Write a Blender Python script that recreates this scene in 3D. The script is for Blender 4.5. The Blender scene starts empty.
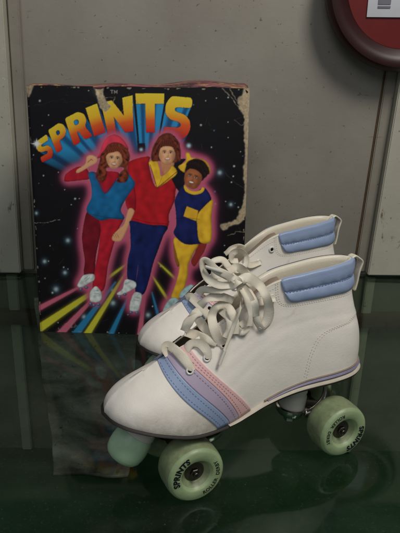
import bpy, bmesh, math, random
import numpy as np
from mathutils import Vector, Matrix
random.seed(7); RNG = np.random.RandomState(7)
SC = bpy.context.scene
COL = SC.collection
R = math.radians

# ------------------------------------------------------------------ camera, light, exposure
F_PX = 620.0
cam_d = bpy.data.cameras.new('camera'); cam = bpy.data.objects.new('camera', cam_d); COL.objects.link(cam)
cam_d.sensor_fit = 'HORIZONTAL'; cam_d.sensor_width = 36.0; cam_d.lens = 36.0 * F_PX / 400.0
cam_d.clip_start = 0.02; cam_d.clip_end = 50
PITCH = R(20); ROLL = 0.009
cam.matrix_world = Matrix.Translation((0, 0, .411)) @ Matrix.Rotation(R(90) - PITCH, 4, 'X') @ Matrix.Rotation(ROLL, 4, 'Z')
SC.camera = cam
cam_d.dof.use_dof = False

world = bpy.data.worlds.new('World'); SC.world = world; world.use_nodes = True
bg = world.node_tree.nodes['Background']; bg.inputs[0].default_value = (.82, .9, 1, 1); bg.inputs[1].default_value = .11

def area(name, loc, aim, size, power, col, sy=None):
    d = bpy.data.lights.new(name, 'AREA'); d.energy = power; d.size = size; d.color = col
    if sy: d.shape = 'RECTANGLE'; d.size_y = sy
    o = bpy.data.objects.new(name, d); COL.objects.link(o)
    o.location = loc; o.rotation_euler = (Vector(aim) - Vector(loc)).to_track_quat('-Z', 'Y').to_euler()
    return o
area('ceiling_lamp', (.62, .10, 1.55), (.02, .75, .05), .46, 15.5, (1, .95, .88), .6)
area('fill_lamp', (-.35, -.9, 1.5), (0, .8, .2), .9, 6, (.95, .97, 1))  # added fill behind the camera, brightens the wall and left post

SC.view_settings.view_transform = 'Standard'; SC.view_settings.look = 'None'
SC.view_settings.exposure = 0.0; SC.view_settings.gamma = 1.0

# ------------------------------------------------------------------ materials
def lin(c):
    f = lambda v: v / 12.92 if v <= .04045 else ((v + .055) / 1.055) ** 2.4
    return tuple(f(x / 255.0) for x in c[:3]) + (1,)

class NT:
    def __init__(s, name):
        s.m = bpy.data.materials.new(name); s.m.use_nodes = True; s.t = s.m.node_tree
        s.b = s.t.nodes['Principled BSDF']; s.out = s.t.nodes['Material Output']
        s.co = s.t.nodes.new('ShaderNodeTexCoord').outputs['Object']
    def n(s, kind, **kw):
        nd = s.t.nodes.new(kind)
        for k, v in kw.items():
            if k in nd.inputs: nd.inputs[k].default_value = v
            else: setattr(nd, k, v)
        return nd
    def l(s, a, b): s.t.links.new(a, b)
    def noise(s, scale, detail=4, rough=.6, stretch=None, dist=0):
        nd = s.n('ShaderNodeTexNoise', Scale=scale, Detail=detail, Roughness=rough, Distortion=dist)
        if stretch:
            mp = s.n('ShaderNodeMapping'); mp.inputs['Scale'].default_value = stretch
            s.l(s.co, mp.inputs[0]); s.l(mp.outputs[0], nd.inputs['Vector'])
        else: s.l(s.co, nd.inputs['Vector'])
        return nd.outputs['Fac']
    def ramp(s, fac, stops):
        r = s.n('ShaderNodeValToRGB'); e = r.color_ramp.elements
        while len(e) < len(stops): e.new(.5)
        for i, (p, c) in enumerate(stops):
            e[i].position = p; e[i].color = c if len(c) == 4 else tuple(c) + (1,)
        s.l(fac, r.inputs[0]); return r.outputs[0]
    def mix(s, fac, a, b):
        m = s.n('ShaderNodeMix', data_type='RGBA')
        for sock, v in ((m.inputs[0], fac), (m.inputs[6], a), (m.inputs[7], b)):
            if hasattr(v, 'links') or hasattr(v, 'is_linked'): s.l(v, sock)
            else: sock.default_value = v
        return m.outputs[2]
    def col(s, v):
        if isinstance(v, tuple): s.b.inputs['Base Color'].default_value = v
        else: s.l(v, s.b.inputs['Base Color'])
    def bump(s, h, strength=.3, dist=.001):
        b = s.n('ShaderNodeBump', Strength=strength, Distance=dist); s.l(h, b.inputs['Height'])
        if s.b.inputs['Normal'].is_linked:
            s.l(s.b.inputs['Normal'].links[0].from_socket, b.inputs['Normal'])
        s.l(b.outputs[0], s.b.inputs['Normal'])
    def set(s, **kw):
        for k, v in kw.items(): s.b.inputs[k.replace('_', ' ')].default_value = v
        return s

W0 = (0, 0, 0, 1); W1 = (1, 1, 1, 1)
def bw(a, b): return [(a, W0), (b, W1)]

def painted_metal(name, base, dark, rust=.0, rough=.55, grime_scale=6):
    k = NT(name)
    g = k.noise(grime_scale, 6, .6)
    c = k.mix(k.ramp(g, bw(.30, .75)), lin(base), lin(dark))
    sp = k.ramp(k.noise(170, 2, .5), bw(.70, .76))
    c = k.mix(sp, c, lin([x * .78 for x in dark]))
    sp3 = k.ramp(k.noise(60, 2, .5), bw(.79, .81))
    c = k.mix(sp3, c, lin([x * .7 for x in dark]))
    sp2 = k.ramp(k.noise(95, 3, .6), bw(.72, .80))
    c = k.mix(sp2, c, lin([min(255, x * 1.2) for x in base]))
    scr = k.ramp(k.noise(14, 5, .75, (1, 1, 7), .6), bw(.66, .72))
    c = k.mix(scr, c, lin([x * .78 for x in dark]))
    if rust:
        r1 = k.ramp(k.noise(22, 7, .72, (1, 1, .45), .8), bw(.66 - .1 * rust, .74 - .1 * rust))
        c = k.mix(r1, c, lin((98, 62, 42)))
    k.col(c); k.set(Roughness=rough, Specular_IOR_Level=.35)
    k.bump(k.noise(38, 5, .6), .25, .002)
    k.bump(k.noise(420, 3, .6), .15, .0006)
    return k.m
M = {}
M['wall'] = painted_metal('wall_paint', (156, 151, 140), (138, 132, 121))
M['strip'] = painted_metal('strip_paint', (156, 150, 138), (128, 122, 110), .35)
M['post'] = painted_metal('post_paint', (196, 194, 178), (172, 168, 152), .4)
M['lowstrip'] = painted_metal('low_strip_paint', (190, 190, 172), (158, 158, 142), .2)
M['lowwall'] = painted_metal('lower_paint', (124, 130, 114), (80, 86, 74), .3)

k = NT('green_felt'); g = k.noise(9, 6, .65)
k.col(k.mix(k.ramp(g, bw(.3, .7)), lin((32, 68, 42)), lin((54, 90, 62)))); k.set(Roughness=.9); k.bump(k.noise(300, 4), .5, .002); M['felt'] = k.m
k = NT('brown_wood'); g = k.noise(8, 6, .6, (1, 8, 12))
k.col(k.mix(g, lin((52, 34, 25)), lin((84, 58, 42)))); k.set(Roughness=.6); M['wood'] = k.m
k = NT('grey_sheen_sheet'); g = k.noise(7, 6, .6, (1, 3.0, 2.2), .4)
c = k.mix(k.ramp(g, bw(.35, .65)), lin((226, 214, 210)), lin((104, 98, 94))); c = k.mix(k.ramp(k.noise(60, 5, .7), bw(.62, .70)), c, lin((80, 76, 70)))  # pale and dark blotches put the sheen into the colour
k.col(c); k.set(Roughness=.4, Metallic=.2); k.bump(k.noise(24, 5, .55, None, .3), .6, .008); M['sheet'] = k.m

# glass shelf: thin green glass = fresnel reflection over tinted see-through
k = NT('shelf_glass')
tr = k.n('ShaderNodeBsdfTransparent'); tr.inputs[0].default_value = (.75, .80, .74, 1)
gl = k.n('ShaderNodeBsdfGlossy'); gl.inputs['Roughness'].default_value = .02; gl.inputs['Color'].default_value = (.52, .60, .54, 1)
fr = k.n('ShaderNodeFresnel', IOR=1.52)
geo = k.n('ShaderNodeNewGeometry'); inv_ = k.n('ShaderNodeMath', operation='SUBTRACT'); inv_.inputs[0].default_value = 1; k.l(geo.outputs['Backfacing'], inv_.inputs[1]); fm = k.n('ShaderNodeMath', operation='MULTIPLY'); k.l(fr.outputs[0], fm.inputs[0]); k.l(inv_.outputs[0], fm.inputs[1])
mx = k.n('ShaderNodeMixShader'); k.l(fm.outputs[0], mx.inputs[0]); k.l(tr.outputs[0], mx.inputs[1]); k.l(gl.outputs[0], mx.inputs[2])
df = k.n('ShaderNodeBsdfDiffuse'); df.inputs[0].default_value = lin((150, 155, 140))
dust = k.ramp(k.noise(260, 3, .7), [(.60, W0), (.78, (.22, .22, .22, 1))])
smear = k.ramp(k.noise(7, 5, .6, (1, 2.2, 1), 1.0), [(.45, W0), (.8, (.07, .07, .07, 1))])
speck = k.ramp(k.noise(420, 1, .4), [(.80, W0), (.82, (.25, .25, .25, 1))])
ad = k.n('ShaderNodeMath', operation='ADD'); k.l(dust, ad.inputs[0]); k.l(smear, ad.inputs[1])
ad3 = k.n('ShaderNodeMath', operation='MULTIPLY'); k.l(ad.outputs[0], ad3.inputs[0]); ad3.inputs[1].default_value = .42
ad2 = k.n('ShaderNodeMath', operation='ADD', use_clamp=True); k.l(ad3.outputs[0], ad2.inputs[0]); k.l(speck, ad2.inputs[1])
rr = k.n('ShaderNodeMapRange'); k.l(smear, rr.inputs[0]); rr.inputs[2].default_value = .07; rr.inputs[3].default_value = .055; rr.inputs[4].default_value = .12
k.l(rr.outputs[0], gl.inputs['Roughness'])
mx2 = k.n('ShaderNodeMixShader'); k.l(ad2.outputs[0], mx2.inputs[0]); k.l(mx.outputs[0], mx2.inputs[1]); k.l(df.outputs[0], mx2.inputs[2])
k.l(mx2.outputs[0], k.out.inputs[0]); M['glass'] = k.m

def leather(name, base, dirt_amt=1.0, dirtcol=(150, 128, 98)):
    k = NT(name)
    c = k.mix(k.ramp(k.noise(14, 5, .6), bw(.3, .75)), lin(base), lin([x * .93 for x in base]))
    c = k.mix(k.ramp(k.noise(36, 7, .7, None, .8), [(.62, W0), (.80, (.45 * dirt_amt,) * 3 + (1,))]), c, lin(dirtcol))
    scuff = k.ramp(k.noise(60, 4, .7, (1, 1, 4), 1.4), [(.69, W0), (.74, (.5 * dirt_amt,) * 3 + (1,))])
    c = k.mix(scuff, c, lin([x * .68 for x in dirtcol]))
    # grime collects low on the toe
    sp = k.n('ShaderNodeSeparateXYZ'); k.l(k.co, sp.inputs[0])
    mr = k.n('ShaderNodeMapRange'); k.l(sp.outputs['Z'], mr.inputs[0])
    for i, v in enumerate((.101, .070, 0, 1)): mr.inputs[i + 1].default_value = v
    mr2 = k.n('ShaderNodeMapRange'); k.l(sp.outputs['X'], mr2.inputs[0])
    for i, v in enumerate((-.01, -.07, 0, 1)): mr2.inputs[i + 1].default_value = v
    mm = k.n('ShaderNodeMath', operation='MULTIPLY'); k.l(mr.outputs[0], mm.inputs[0]); k.l(mr2.outputs[0], mm.inputs[1])
    m3 = k.n('ShaderNodeMath', operation='MULTIPLY'); k.l(mm.outputs[0], m3.inputs[0])
    k.l(k.ramp(k.noise(45, 6, .7), [(.38, W0), (.7, (.85 * dirt_amt,) * 3 + (1,))]), m3.inputs[1])
    c = k.mix(m3.outputs[0], c, lin(dirtcol))
    k.col(c); k.set(Roughness=.38, Specular_IOR_Level=.5)
    k.bump(k.noise(22, 4, .5), .35, .003)
    v = k.n('ShaderNodeTexVoronoi', Scale=620.0); k.l(k.co, v.inputs['Vector']); k.bump(v.outputs['Distance'], .10, .0006)
    return k.m
M['leather'] = leather('white_leather', (243, 237, 226))
M['lining'] = leather('lining_leather', (228, 220, 200), .6)
M['blue'] = leather('blue_vinyl', (150, 168, 200), .3, (110, 100, 110))
M['lavender'] = leather('lavender_vinyl', (184, 170, 192), .5)
M['pink'] = leather('pink_vinyl', (234, 188, 186), .5)

def plain(name, c, rough=.5, metal=0, var=.88, scale=40, bump=.1, spec=.5):
    k = NT(name); k.col(k.mix(k.noise(scale, 5, .65), lin(c), lin([x * var for x in c])))
    k.set(Roughness=rough, Metallic=metal, Specular_IOR_Level=spec)
    if bump: k.bump(k.noise(scale * 3, 4), bump, .001)
    return k.m
M['outsole'] = plain('dark_outsole', (30, 22, 20), .6)
M['sole_white'] = plain('cream_midsole', (214, 204, 184), .55, var=.75, scale=60)
M['sole_lav'] = plain('lavender_wedge', (150, 144, 172), .6, var=.7, scale=70)
M['welt'] = plain('brown_glue_line', (158, 140, 120), .7, var=.6, scale=120)
M['stitch'] = plain('cream_thread', (226, 219, 204), .8)
M['stitch_blue'] = plain('blue_thread', (120, 138, 178), .8)
M['stitch_dark'] = plain('mauve_thread', (188, 152, 160), .8)
M['tongue'] = plain('tan_tongue', (146, 128, 110), .85, scale=90, bump=.5)
M['hole'] = plain('black_hole', (14, 12, 11), .8)
M['eyelet'] = plain('white_eyelet', (230, 228, 220), .3)
M['chrome'] = plain('dull_chrome', (226, 224, 218), .2, 1.0, .8, 60, .08)
M['steel'] = plain('dirty_steel', (112, 106, 98), .42, 1.0, .55, 60, .3)
M['darksteel'] = plain('dark_steel', (50, 46, 42), .5, .8, .6, 60, .2)
M['bearing'] = plain('grimy_bearing', (92, 84, 70), .5, .5, .6, 200, .2)
M['cushion'] = plain('white_rubber', (214, 210, 198), .5)
M['print'] = plain('black_print', (16, 22, 22), .5)

k = NT('ribbon_cotton')
c = k.mix(k.ramp(k.noise(70, 6, .65), bw(.32, .75)), lin((244, 239, 224)), lin((222, 211, 188)))
c = k.mix(k.ramp(k.noise(25, 4, .6), bw(.5, .8)), c, lin((228, 218, 198))); ea = k.n('ShaderNodeAttribute', attribute_name='fray'); em = k.n('ShaderNodeMath', operation='MULTIPLY'); k.l(ea.outputs['Fac'], em.inputs[0]); k.l(k.ramp(k.noise(110, 5, .7), [(.3, (.2, .2, .2, 1)), (.7, (.9, .9, .9, 1))]), em.inputs[1]); c = k.mix(em.outputs[0], c, lin((182, 168, 140)))
k.col(c); k.set(Roughness=.9, Specular_IOR_Level=.15); k.b.inputs['Sheen Weight'].default_value = .2
wv = k.n('ShaderNodeTexVoronoi', Scale=1900.0); k.l(k.co, wv.inputs['Vector']); k.bump(wv.outputs['Distance'], .4, .0005); k.bump(k.noise(140, 3), .10, .0010); M['lace'] = k.m

def urethane(name, base, dirty):
    k = NT(name)
    c = k.mix(k.ramp(k.noise(30, 6, .65), bw(.35, .8)), lin(base), lin([x * .86 for x in base]))
    sp = k.n('ShaderNodeSeparateXYZ'); k.l(k.co, sp.inputs[0])
    y2 = k.n('ShaderNodeMath', operation='LESS_THAN'); y2.inputs[1].default_value = .0125   # tread wear, the face stays clean
    k.l(sp.outputs['Z'], y2.inputs[0])
    mm = k.n('ShaderNodeMath', operation='MULTIPLY'); k.l(y2.outputs[0], mm.inputs[0])
    k.l(k.ramp(k.noise(75, 7, .75), [(.3, (.15, .15, .15, 1)), (.65, (.9, .9, .9, 1))]), mm.inputs[1])
    c = k.mix(mm.outputs[0], c, lin(dirty)); k.col(c)
    k.set(Roughness=.4); k.b.inputs['Subsurface Weight'].default_value = .25
    k.b.inputs['Subsurface Radius'].default_value = (.004, .006, .004); k.b.inputs['Subsurface Scale'].default_value = 1.0
    k.bump(k.noise(120, 5, .7), .3, .0012); return k.m
M['wheel'] = urethane('mint_urethane', (156, 176, 132), (116, 118, 90))
M['stop'] = urethane('mint_rubber', (178, 208, 172), (160, 190, 156))

# ------------------------------------------------------------------ object helpers
def obj(name, verts, faces, mat, parent=None, smooth=True, flat_angle=None):
    me = bpy.data.meshes.new(name); me.from_pydata([tuple(map(float, v)) for v in verts], [], faces); me.update()
    o = bpy.data.objects.new(name, me); COL.objects.link(o)
    for m in (mat if isinstance(mat, (list, tuple)) else [mat]): me.materials.append(m)
    if smooth: me.polygons.foreach_set('use_smooth', [True] * len(me.polygons))
    if flat_angle: me.set_sharp_from_angle(angle=R(flat_angle))
    if parent: o.parent = parent
    return o
def empty(name, loc, rz, label, cat, group=None):
    o = bpy.data.objects.new(name, None); COL.objects.link(o); o.location = loc; o.rotation_euler = (0, 0, rz); o.empty_display_size = .02
    tag(o, label, cat, group); return o
def tag(o, label=None, cat=None, group=None, kind=None):
    if label: o['label'] = label
    if cat: o['category'] = cat
    if group: o['group'] = group
    if kind: o['kind'] = kind
    return o
class MB:
    def __init__(s): s.v = []; s.f = []
    def add(s, v, f):
        b = len(s.v); s.v += [tuple(x) for x in v]; s.f += [tuple(i + b for i in q) for q in f]
    def box(s, c, d, M4=None, bev=0):
        bm = bmesh.new(); bmesh.ops.create_cube(bm, size=1)
        for v in bm.verts: v.co = Vector((v.co.x * d[0], v.co.y * d[1], v.co.z * d[2]))
        if bev: bmesh.ops.bevel(bm, geom=bm.edges[:], offset=bev, segments=2, affect='EDGES', profile=.6)
        m = Matrix.Translation(c) @ (M4 or Matrix())
        s.add([m @ v.co for v in bm.verts], [[q.index for q in f.verts] for f in bm.faces]); bm.free()
    def lathe(s, prof, M4=None, n=64):
        vs = []; fs = []
        for r_, z in prof:
            for j in range(n):
                a = 2 * math.pi * j / n; vs.append(Vector((r_ * math.cos(a), r_ * math.sin(a), z)))
        for i in range(len(prof) - 1):
            for j in range(n): fs.append((i * n + j, i * n + (j + 1) % n, (i + 1) * n + (j + 1) % n, (i + 1) * n + j))
        if prof[0][0] > 0: fs.append(tuple(range(n - 1, -1, -1)))
        if prof[-1][0] > 0: fs.append(tuple((len(prof) - 1) * n + j for j in range(n)))
        if M4: vs = [M4 @ v for v in vs]
        s.add(vs, fs)
    def tube(s, pts, r_, n=10):
        pts = [Vector(p) for p in pts]; rr = r_ if isinstance(r_, (list, tuple)) else [r_] * len(pts); vs = []; fs = []
        up = Vector((0.13, .21, .97))
        for i, p in enumerate(pts):
            t = (pts[min(i + 1, len(pts) - 1)] - pts[max(i - 1, 0)]).normalized()
            a = t.cross(up).normalized(); b = t.cross(a)
            for j in range(n):
                an = 2 * math.pi * j / n; vs.append(p + (a * math.cos(an) + b * math.sin(an)) * rr[i])
        for i in range(len(pts) - 1):
            for j in range(n): fs.append((i * n + j, i * n + (j + 1) % n, (i + 1) * n + (j + 1) % n, (i + 1) * n + j))
        fs.append(tuple(range(n - 1, -1, -1))); fs.append(tuple((len(pts) - 1) * n + j for j in range(n)))
        s.add(vs, fs)
    def build(s, name, mat, parent=None, smooth=True, flat=35):
        return obj(name, s.v, s.f, mat, parent, smooth, flat)
def along(p, d):            # matrix whose z axis runs along d from p
    return Matrix.Translation(p) @ Vector(d).to_track_quat('Z', 'Y').to_matrix().to_4x4()

# ------------------------------------------------------------------ setting
WY = 1.11
b = MB(); b.box((0, .45, -.43), (2.4, 1.6, .04)); tag(b.build('cabinet_floor', M['felt'], smooth=False), kind='structure')
b = MB(); b.box((-.02, WY + .01, .30), (1.6, .02, .62), bev=.0005); tag(b.build('back_wall', M['wall'], smooth=False), 'grey beige painted metal back wall with small chips behind the box', 'wall')
b = MB(); b.box((-.02, WY + .012, -.215), (1.6, .02, .40)); tag(b.build('lower_back_wall', M['lowwall'], smooth=False), 'dark green painted wall seen through the glass below the shelf', 'wall')

def upright(name, x0, x1, out, mat, label, slope=0.0, z0=.0015, z1=.62):
    v = []
    for z in (z0, z1):
        s = slope * (z - .0)
        v += [(x0 + s, WY - out, z), (x1 + s, WY - out, z), (x1 + s, WY - .0005, z), (x0 + s, WY - .0005, z)]
    bm = bmesh.new(); vv = [bm.verts.new(p) for p in v]
    for f in ((0, 1, 5, 4), (1, 2, 6, 5), (2, 3, 7, 6), (3, 0, 4, 7), (0, 3, 2, 1), (4, 5, 6, 7)): bm.faces.new([vv[i] for i in f])
    bmesh.ops.bevel(bm, geom=bm.edges[:], offset=.0018, segments=2, affect='EDGES')
    me = bpy.data.meshes.new(name); bm.to_mesh(me); bm.free(); me.materials.append(mat)
    o = bpy.data.objects.new(name, me); COL.objects.link(o); tag(o, label, 'post'); return o
upright('cabinet_post', -.52, -.334, .030, M['post'], 'pale green grey cabinet post at the far left, chipped and rust spotted', .027)
upright('corner_strip', -.3335, -.3145, .012, M['strip'], 'narrow grey metal strip between left cabinet post and back wall', .030)
upright('cabinet_post', .3135, .52, .026, M['post'], 'pale rusty cabinet post standing right of the thin rust seam', .055)
upright('corner_strip', .294, .3130, .007, M['strip'], 'rust stained metal strip right of the thin rust seam', .055)
upright('lower_strip', -.368, -.348, .012, M['lowstrip'], 'dull grey strip seen through the glass at far left below the shelf', .01, -.405, -.008)
upright('lower_strip', .316, .334, .012, M['lowstrip'], 'dull grey strip seen through the glass right of the heels', .03, -.405, -.008)
b = MB(); b.box((0, 0, 0), (.0022, .003, .62), Matrix.Rotation(math.atan(.055), 4, 'Y'), 0)
o = b.build('rust_seam', plain('rust_line', (112, 84, 48), .8, var=.55, scale=60), smooth=False); o.location = (.2925 + .055 * .315, WY - .0012, .315)
tag(o, 'thin rusty brown seam running up the back wall on the right', 'seam')
b = MB(); b.box((0, WY - .013, -.095), (1.5, .022, .026), bev=.002); tag(b.build('wood_rail', M['wood'], smooth=False), 'dark brown wooden rail under the glass shelf against the back wall', 'rail')

b = MB(); b.box((0, .645, -.003), (1.5, .905, .006), bev=.0012)
tag(b.build('glass_shelf', M['glass'], smooth=False), 'dusty green tinted glass shelf carrying both skates and the box', 'shelf')

# added crumpled grey sheet under the glass, standing in for a blurred sheen
nx, nz = 70, 60; vs = []
for j in range(nz + 1):
    for i in range(nx + 1):
        a = i / nx; c_ = j / nz
        z = -.4075 + .36 * c_ ** 1.15
        x = -.345 + .025 * (1 - c_) + .200 * a * (1 - .25 * (1 - c_)) + .0025 * math.sin(8 * c_) + .001 * math.sin(31 * c_)
        y = WY - .030 - .060 * (1 - c_) ** 1.7 + .006 * math.sin(6 * a + 3 * c_) * math.sin(5 * c_ + 2 * a) + .003 * math.sin(17 * a + 9 * c_) * math.sin(12 * c_)
        vs.append((x + .03, y, z))
fs = [(j * (nx + 1) + i, j * (nx + 1) + i + 1, (j + 1) * (nx + 1) + i + 1, (j + 1) * (nx + 1) + i) for j in range(nz) for i in range(nx)]
o = obj('sheen_sheet', vs, fs, M['sheet']); o.modifiers.new('thick', 'SOLIDIFY').thickness = .0015
tag(o, 'crumpled silver grey sheet standing in for the sheen under the glass below the box', 'sheet')

# ------------------------------------------------------------------ round red sign on the wall
rs = empty('round_sign', (.325, WY - .045, .498), 0, 'round dark red sign with white label hanging top right', 'wall sign')
RX = Matrix.Rotation(R(90), 4, 'X')
redrim = NT('red_rim'); redrim.col(redrim.mix(redrim.noise(30, 5), lin((52, 12, 10)), lin((36, 8, 8)))); redrim.set(Roughness=.4)
redface = NT('red_face'); redface.col(redface.mix(redface.noise(30, 5), lin((112, 14, 12)), lin((94, 12, 10)))); redface.set(Roughness=.5)
b = MB(); b.lathe([(.131, -.018), (.133, -.006), (.131, .004), (.125, .010), (.117, .011), (.107, .006), (.097, -.002), (.097, -.006)], RX, 128); b.build('rim', redrim.m, rs)
b = MB(); b.lathe([(.0965, -.008), (.0965, -.003), (.0001, -.003)], RX, 96); b.build('face', redface.m, rs)
b = MB(); b.box((0, .001, .001), (.126, .0015, .1), bev=.0006); lb = b.build('white_label', plain('label_card', (214, 216, 222), .5, var=.95), rs)
b = MB(); b.box((-.037, -.0004, -.034), (.020, .0012, .003)); b.box((-.037, -.0004, -.021), (.020, .0012, .018)); b.build('grey_mark', plain('grey_ink', (122, 122, 130), .6), lb, False)

# ------------------------------------------------------------------ the box with its printed front
TRI = []
def H4(src, dst):
    A = []; B = []
    for (x, y), (X, Y) in zip(src, dst):
        A.append([x, y, 1, 0, 0, 0, -X * x, -X * y]); B.append(X)
        A.append([0, 0, 0, x, y, 1, -Y * x, -Y * y]); B.append(Y)
    h = np.linalg.solve(np.array(A, float), np.array(B, float)); return np.append(h, 1).reshape(3, 3)
SS = 4; AX0, AY0, AX1, AY1 = 18, 78, 262, 346
CH, CW = (AY1 - AY0) * SS, (AX1 - AX0) * SS
art = np.zeros((CH, CW, 3), np.float32)
def srgb(c): return np.array(lin(c)[:3], np.float32)
art[:] = srgb((17, 14, 18))
def blur(a, s):
    r_ = max(1, int(s * SS * 2.5)); kx = np.exp(-.5 * (np.arange(-r_, r_ + 1) / (s * SS)) ** 2); kx /= kx.sum()
    n = CH + 2 * r_; m_ = CW + 2 * r_
    f = np.fft.irfft(np.fft.rfft(a, n, axis=0) * np.fft.rfft(kx, n)[:, None], n, axis=0)[r_:r_ + CH]
    f = np.fft.irfft(np.fft.rfft(f, m_, axis=1) * np.fft.rfft(kx, m_)[None], m_, axis=1)[:, r_:r_ + CW]
    return np.clip(f, 0, None).astype(np.float32)
def mask_poly(pts, soft=0):
    P = (np.array(pts, float) - (AX0, AY0)) * SS; m = np.zeros((CH, CW), bool)
    x0, y0 = np.maximum(P.min(0).astype(int) - 1, 0); x1, y1 = np.minimum(P.max(0).astype(int) + 2, (CW, CH))
    if x1 <= x0 or y1 <= y0: return m.astype(np.float32)
    yy, xx = np.mgrid[y0:y1, x0:x1]; ins = np.zeros(xx.shape, bool)
    for i in range(len(P)):
        (ax, ay), (bx, by) = P[i], P[i - 1]
        if ay == by: continue
        ins ^= ((ay > yy) != (by > yy)) & (xx < (bx - ax) * (yy - ay) / (by - ay) + ax)
    m[y0:y1, x0:x1] = ins; m = m.astype(np.float32)
    return blur(m, soft) if soft else m
def smoothpoly(pts, n=6):
    P = np.array(pts, float); N = len(P); out = []
    for i in range(N):
        p0, p1, p2, p3 = P[i - 1], P[i], P[(i + 1) % N], P[(i + 2) % N]
        for t in np.linspace(0, 1, n, endpoint=False):
            out.append(.5 * ((2 * p1) + (p2 - p0) * t + (2 * p0 - 5 * p1 + 4 * p2 - p3) * t * t + (3 * p1 - p0 - 3 * p2 + p3) * t ** 3))
    return out
def put(m, c, k=1.0):
    global art
    cc = c if isinstance(c, np.ndarray) and c.ndim == 3 else srgb(c)
    m = np.clip(m * k, 0, 1)[..., None]; art = art * (1 - m) + cc * m
YY, XX = np.mgrid[0:CH, 0:CW].astype(np.float32); PX = XX / SS + AX0; PY = YY / SS + AY0
def ell(cx, cy, rx, ry, ang=0):
    a = R(ang); dx = PX - cx; dy = PY - cy; u = dx * math.cos(a) + dy * math.sin(a); v = -dx * math.sin(a) + dy * math.cos(a)
    return np.clip((1 - np.sqrt((u / rx) ** 2 + (v / ry) ** 2)) * min(rx, ry) * 2.5 + .5, 0, 1)
def wob(seed, sc):      # soft random field for cloth folds and wear
    r_ = np.random.RandomState(seed).rand(CH // 4 + 1, CW // 4 + 1).astype(np.float32)
    f = np.repeat(np.repeat(r_, 4, 0), 4, 1)[:CH, :CW]; f = blur(f, sc); f -= f.mean(); return f / (f.std() + 1e-6)
# stars
for i in range(95):
    x = RNG.uniform(28, 250); y = RNG.uniform(90, 332); s = RNG.choice([.3, .4, .55, .8], p=[.55, .27, .13, .05])
    c = (225, 235, 240) if RNG.rand() < .8 else (90, 150, 190)
    put(np.exp(-((PX - x) ** 2 + (PY - y) ** 2) / (2 * s * s)), c, .9)
for x, y, s in ((44.5, 262, 1.0), (56, 289.5, 1.3), (65, 273, 1.0), (84, 317, 1.2), (113, 303, 1.3), (68, 241, 1.1), (221, 173, 1.2), (148, 315, 1.2), (205, 240, .9), (36, 214, .8), (232, 205, .9), (75, 305, 1.1), (112, 290, 1)):
    put(np.exp(-((PX - x) ** 2 + (PY - y) ** 2) / (2 * s * s)), (215, 232, 235)); put(np.exp(-((PX - x) ** 2 + (PY - y) ** 2) / (2 * (2.2 * s) ** 2)), (90, 130, 150), .4)
# light rays on the floor
def ray_(a, b_, w0, w1, c, soft=.7):
    a = np.array(a, float); b_ = np.array(b_, float); d = (b_ - a) / np.linalg.norm(b_ - a); n_ = np.array([-d[1], d[0]])
    m = mask_poly([a - n_ * w0, a + n_ * w0, b_ + n_ * w1, b_ - n_ * w1])
    put(blur(m, soft * 2.2), [x * .7 for x in c], .75); put(blur(m, soft * .5), c)
Yl, Pk, Bl = (214, 208, 58), (206, 104, 128), (44, 132, 178)
ray_((82, 286), (34, 311), 1.0, 2.6, Pk); ray_((130, 262), (100, 284), .8, 1.6, Yl); ray_((96, 290), (38, 329), 1.8, 4.0, Yl)
ray_((92, 300), (58, 336), 1.4, 3.6, Pk); ray_((116, 282), (74, 336), .8, 3.6, Bl); ray_((128, 270), (85, 337), .8, 3.2, Yl)
ray_((128, 298), (109, 338), .9, 2.6, Bl); ray_((148, 268), (139, 340), .8, 2.6, Pk); ray_((152, 292), (162, 330), .5, 2.0, Bl)
ray_((150, 272), (176, 312), .6, 1.8, Yl); ray_((158, 262), (178, 281), .5, 1.4, Yl); ray_((172, 300), (190, 336), .6, 2.0, Pk)
# white burst at the left tip of the word is painted after the letters
# letters
LET = {
 'S': [[(1, .0), (1, .25), (.42, .25), (.34, .30), (.40, .37), (.78, .42), (1, .58), (1, .82), (.80, 1), (0, 1), (0, .74), (.58, .74), (.66, .68), (.60, .61), (.22, .56), (0, .42), (0, .18), (.2, 0)]],
 'P': [[(0, 0), (.75, 0), (1, .17), (1, .46), (.75, .63), (.38, .63), (.38, 1), (0, 1)], [(.38, .22), (.38, .42), (.58, .42), (.64, .32), (.58, .22)]],
 'R': [[(0, 0), (.75, 0), (1, .17), (1, .42), (.80, .57), (1, 1), (.60, 1), (.44, .62), (.36, .62), (.36, 1), (0, 1)], [(.36, .21), (.36, .40), (.58, .40), (.64, .30), (.58, .21)]],
 'I': [[(0, 0), (1, 0), (1, 1), (0, 1)]],
 'N': [[(0, 0), (.34, 0), (.68, .52), (.68, 0), (1, 0), (1, 1), (.68, 1), (.32, .47), (.32, 1), (0, 1)]],
 'T': [[(0, 0), (1, 0), (1, .26), (.67, .26), (.67, 1), (.33, 1), (.33, .26), (0, .26)]]}
QD = [('S', (34.5, 143.5), (46.5, 135), (54.6, 157), (42.0, 163.5)), ('P', (48, 131), (62, 121.5), (72, 142.5), (57.0, 154)), ('R', (65, 119), (82.6, 110), (93.2, 136.4), (73.8, 146.5)),
      ('I', (86, 108.5), (97.4, 104), (106, 132.8), (94.6, 137)), ('N', (101.5, 103.5), (133.3, 95.5), (134.2, 131.5), (109, 136.5)), ('T', (136.3, 93.6), (165.5, 93.6), (164, 133), (139, 133)), ('S', (168, 95.5), (194, 98), (190.5, 139.5), (163.5, 138))]
def quadmap(q, p):
    tl, tr, br, bl = [np.array(c, float) for c in q]; x, y = p; return (tl * (1 - x) + tr * x) * (1 - y) + (bl * (1 - x) + br * x) * y
VPt = np.array([146., 214.])
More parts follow.
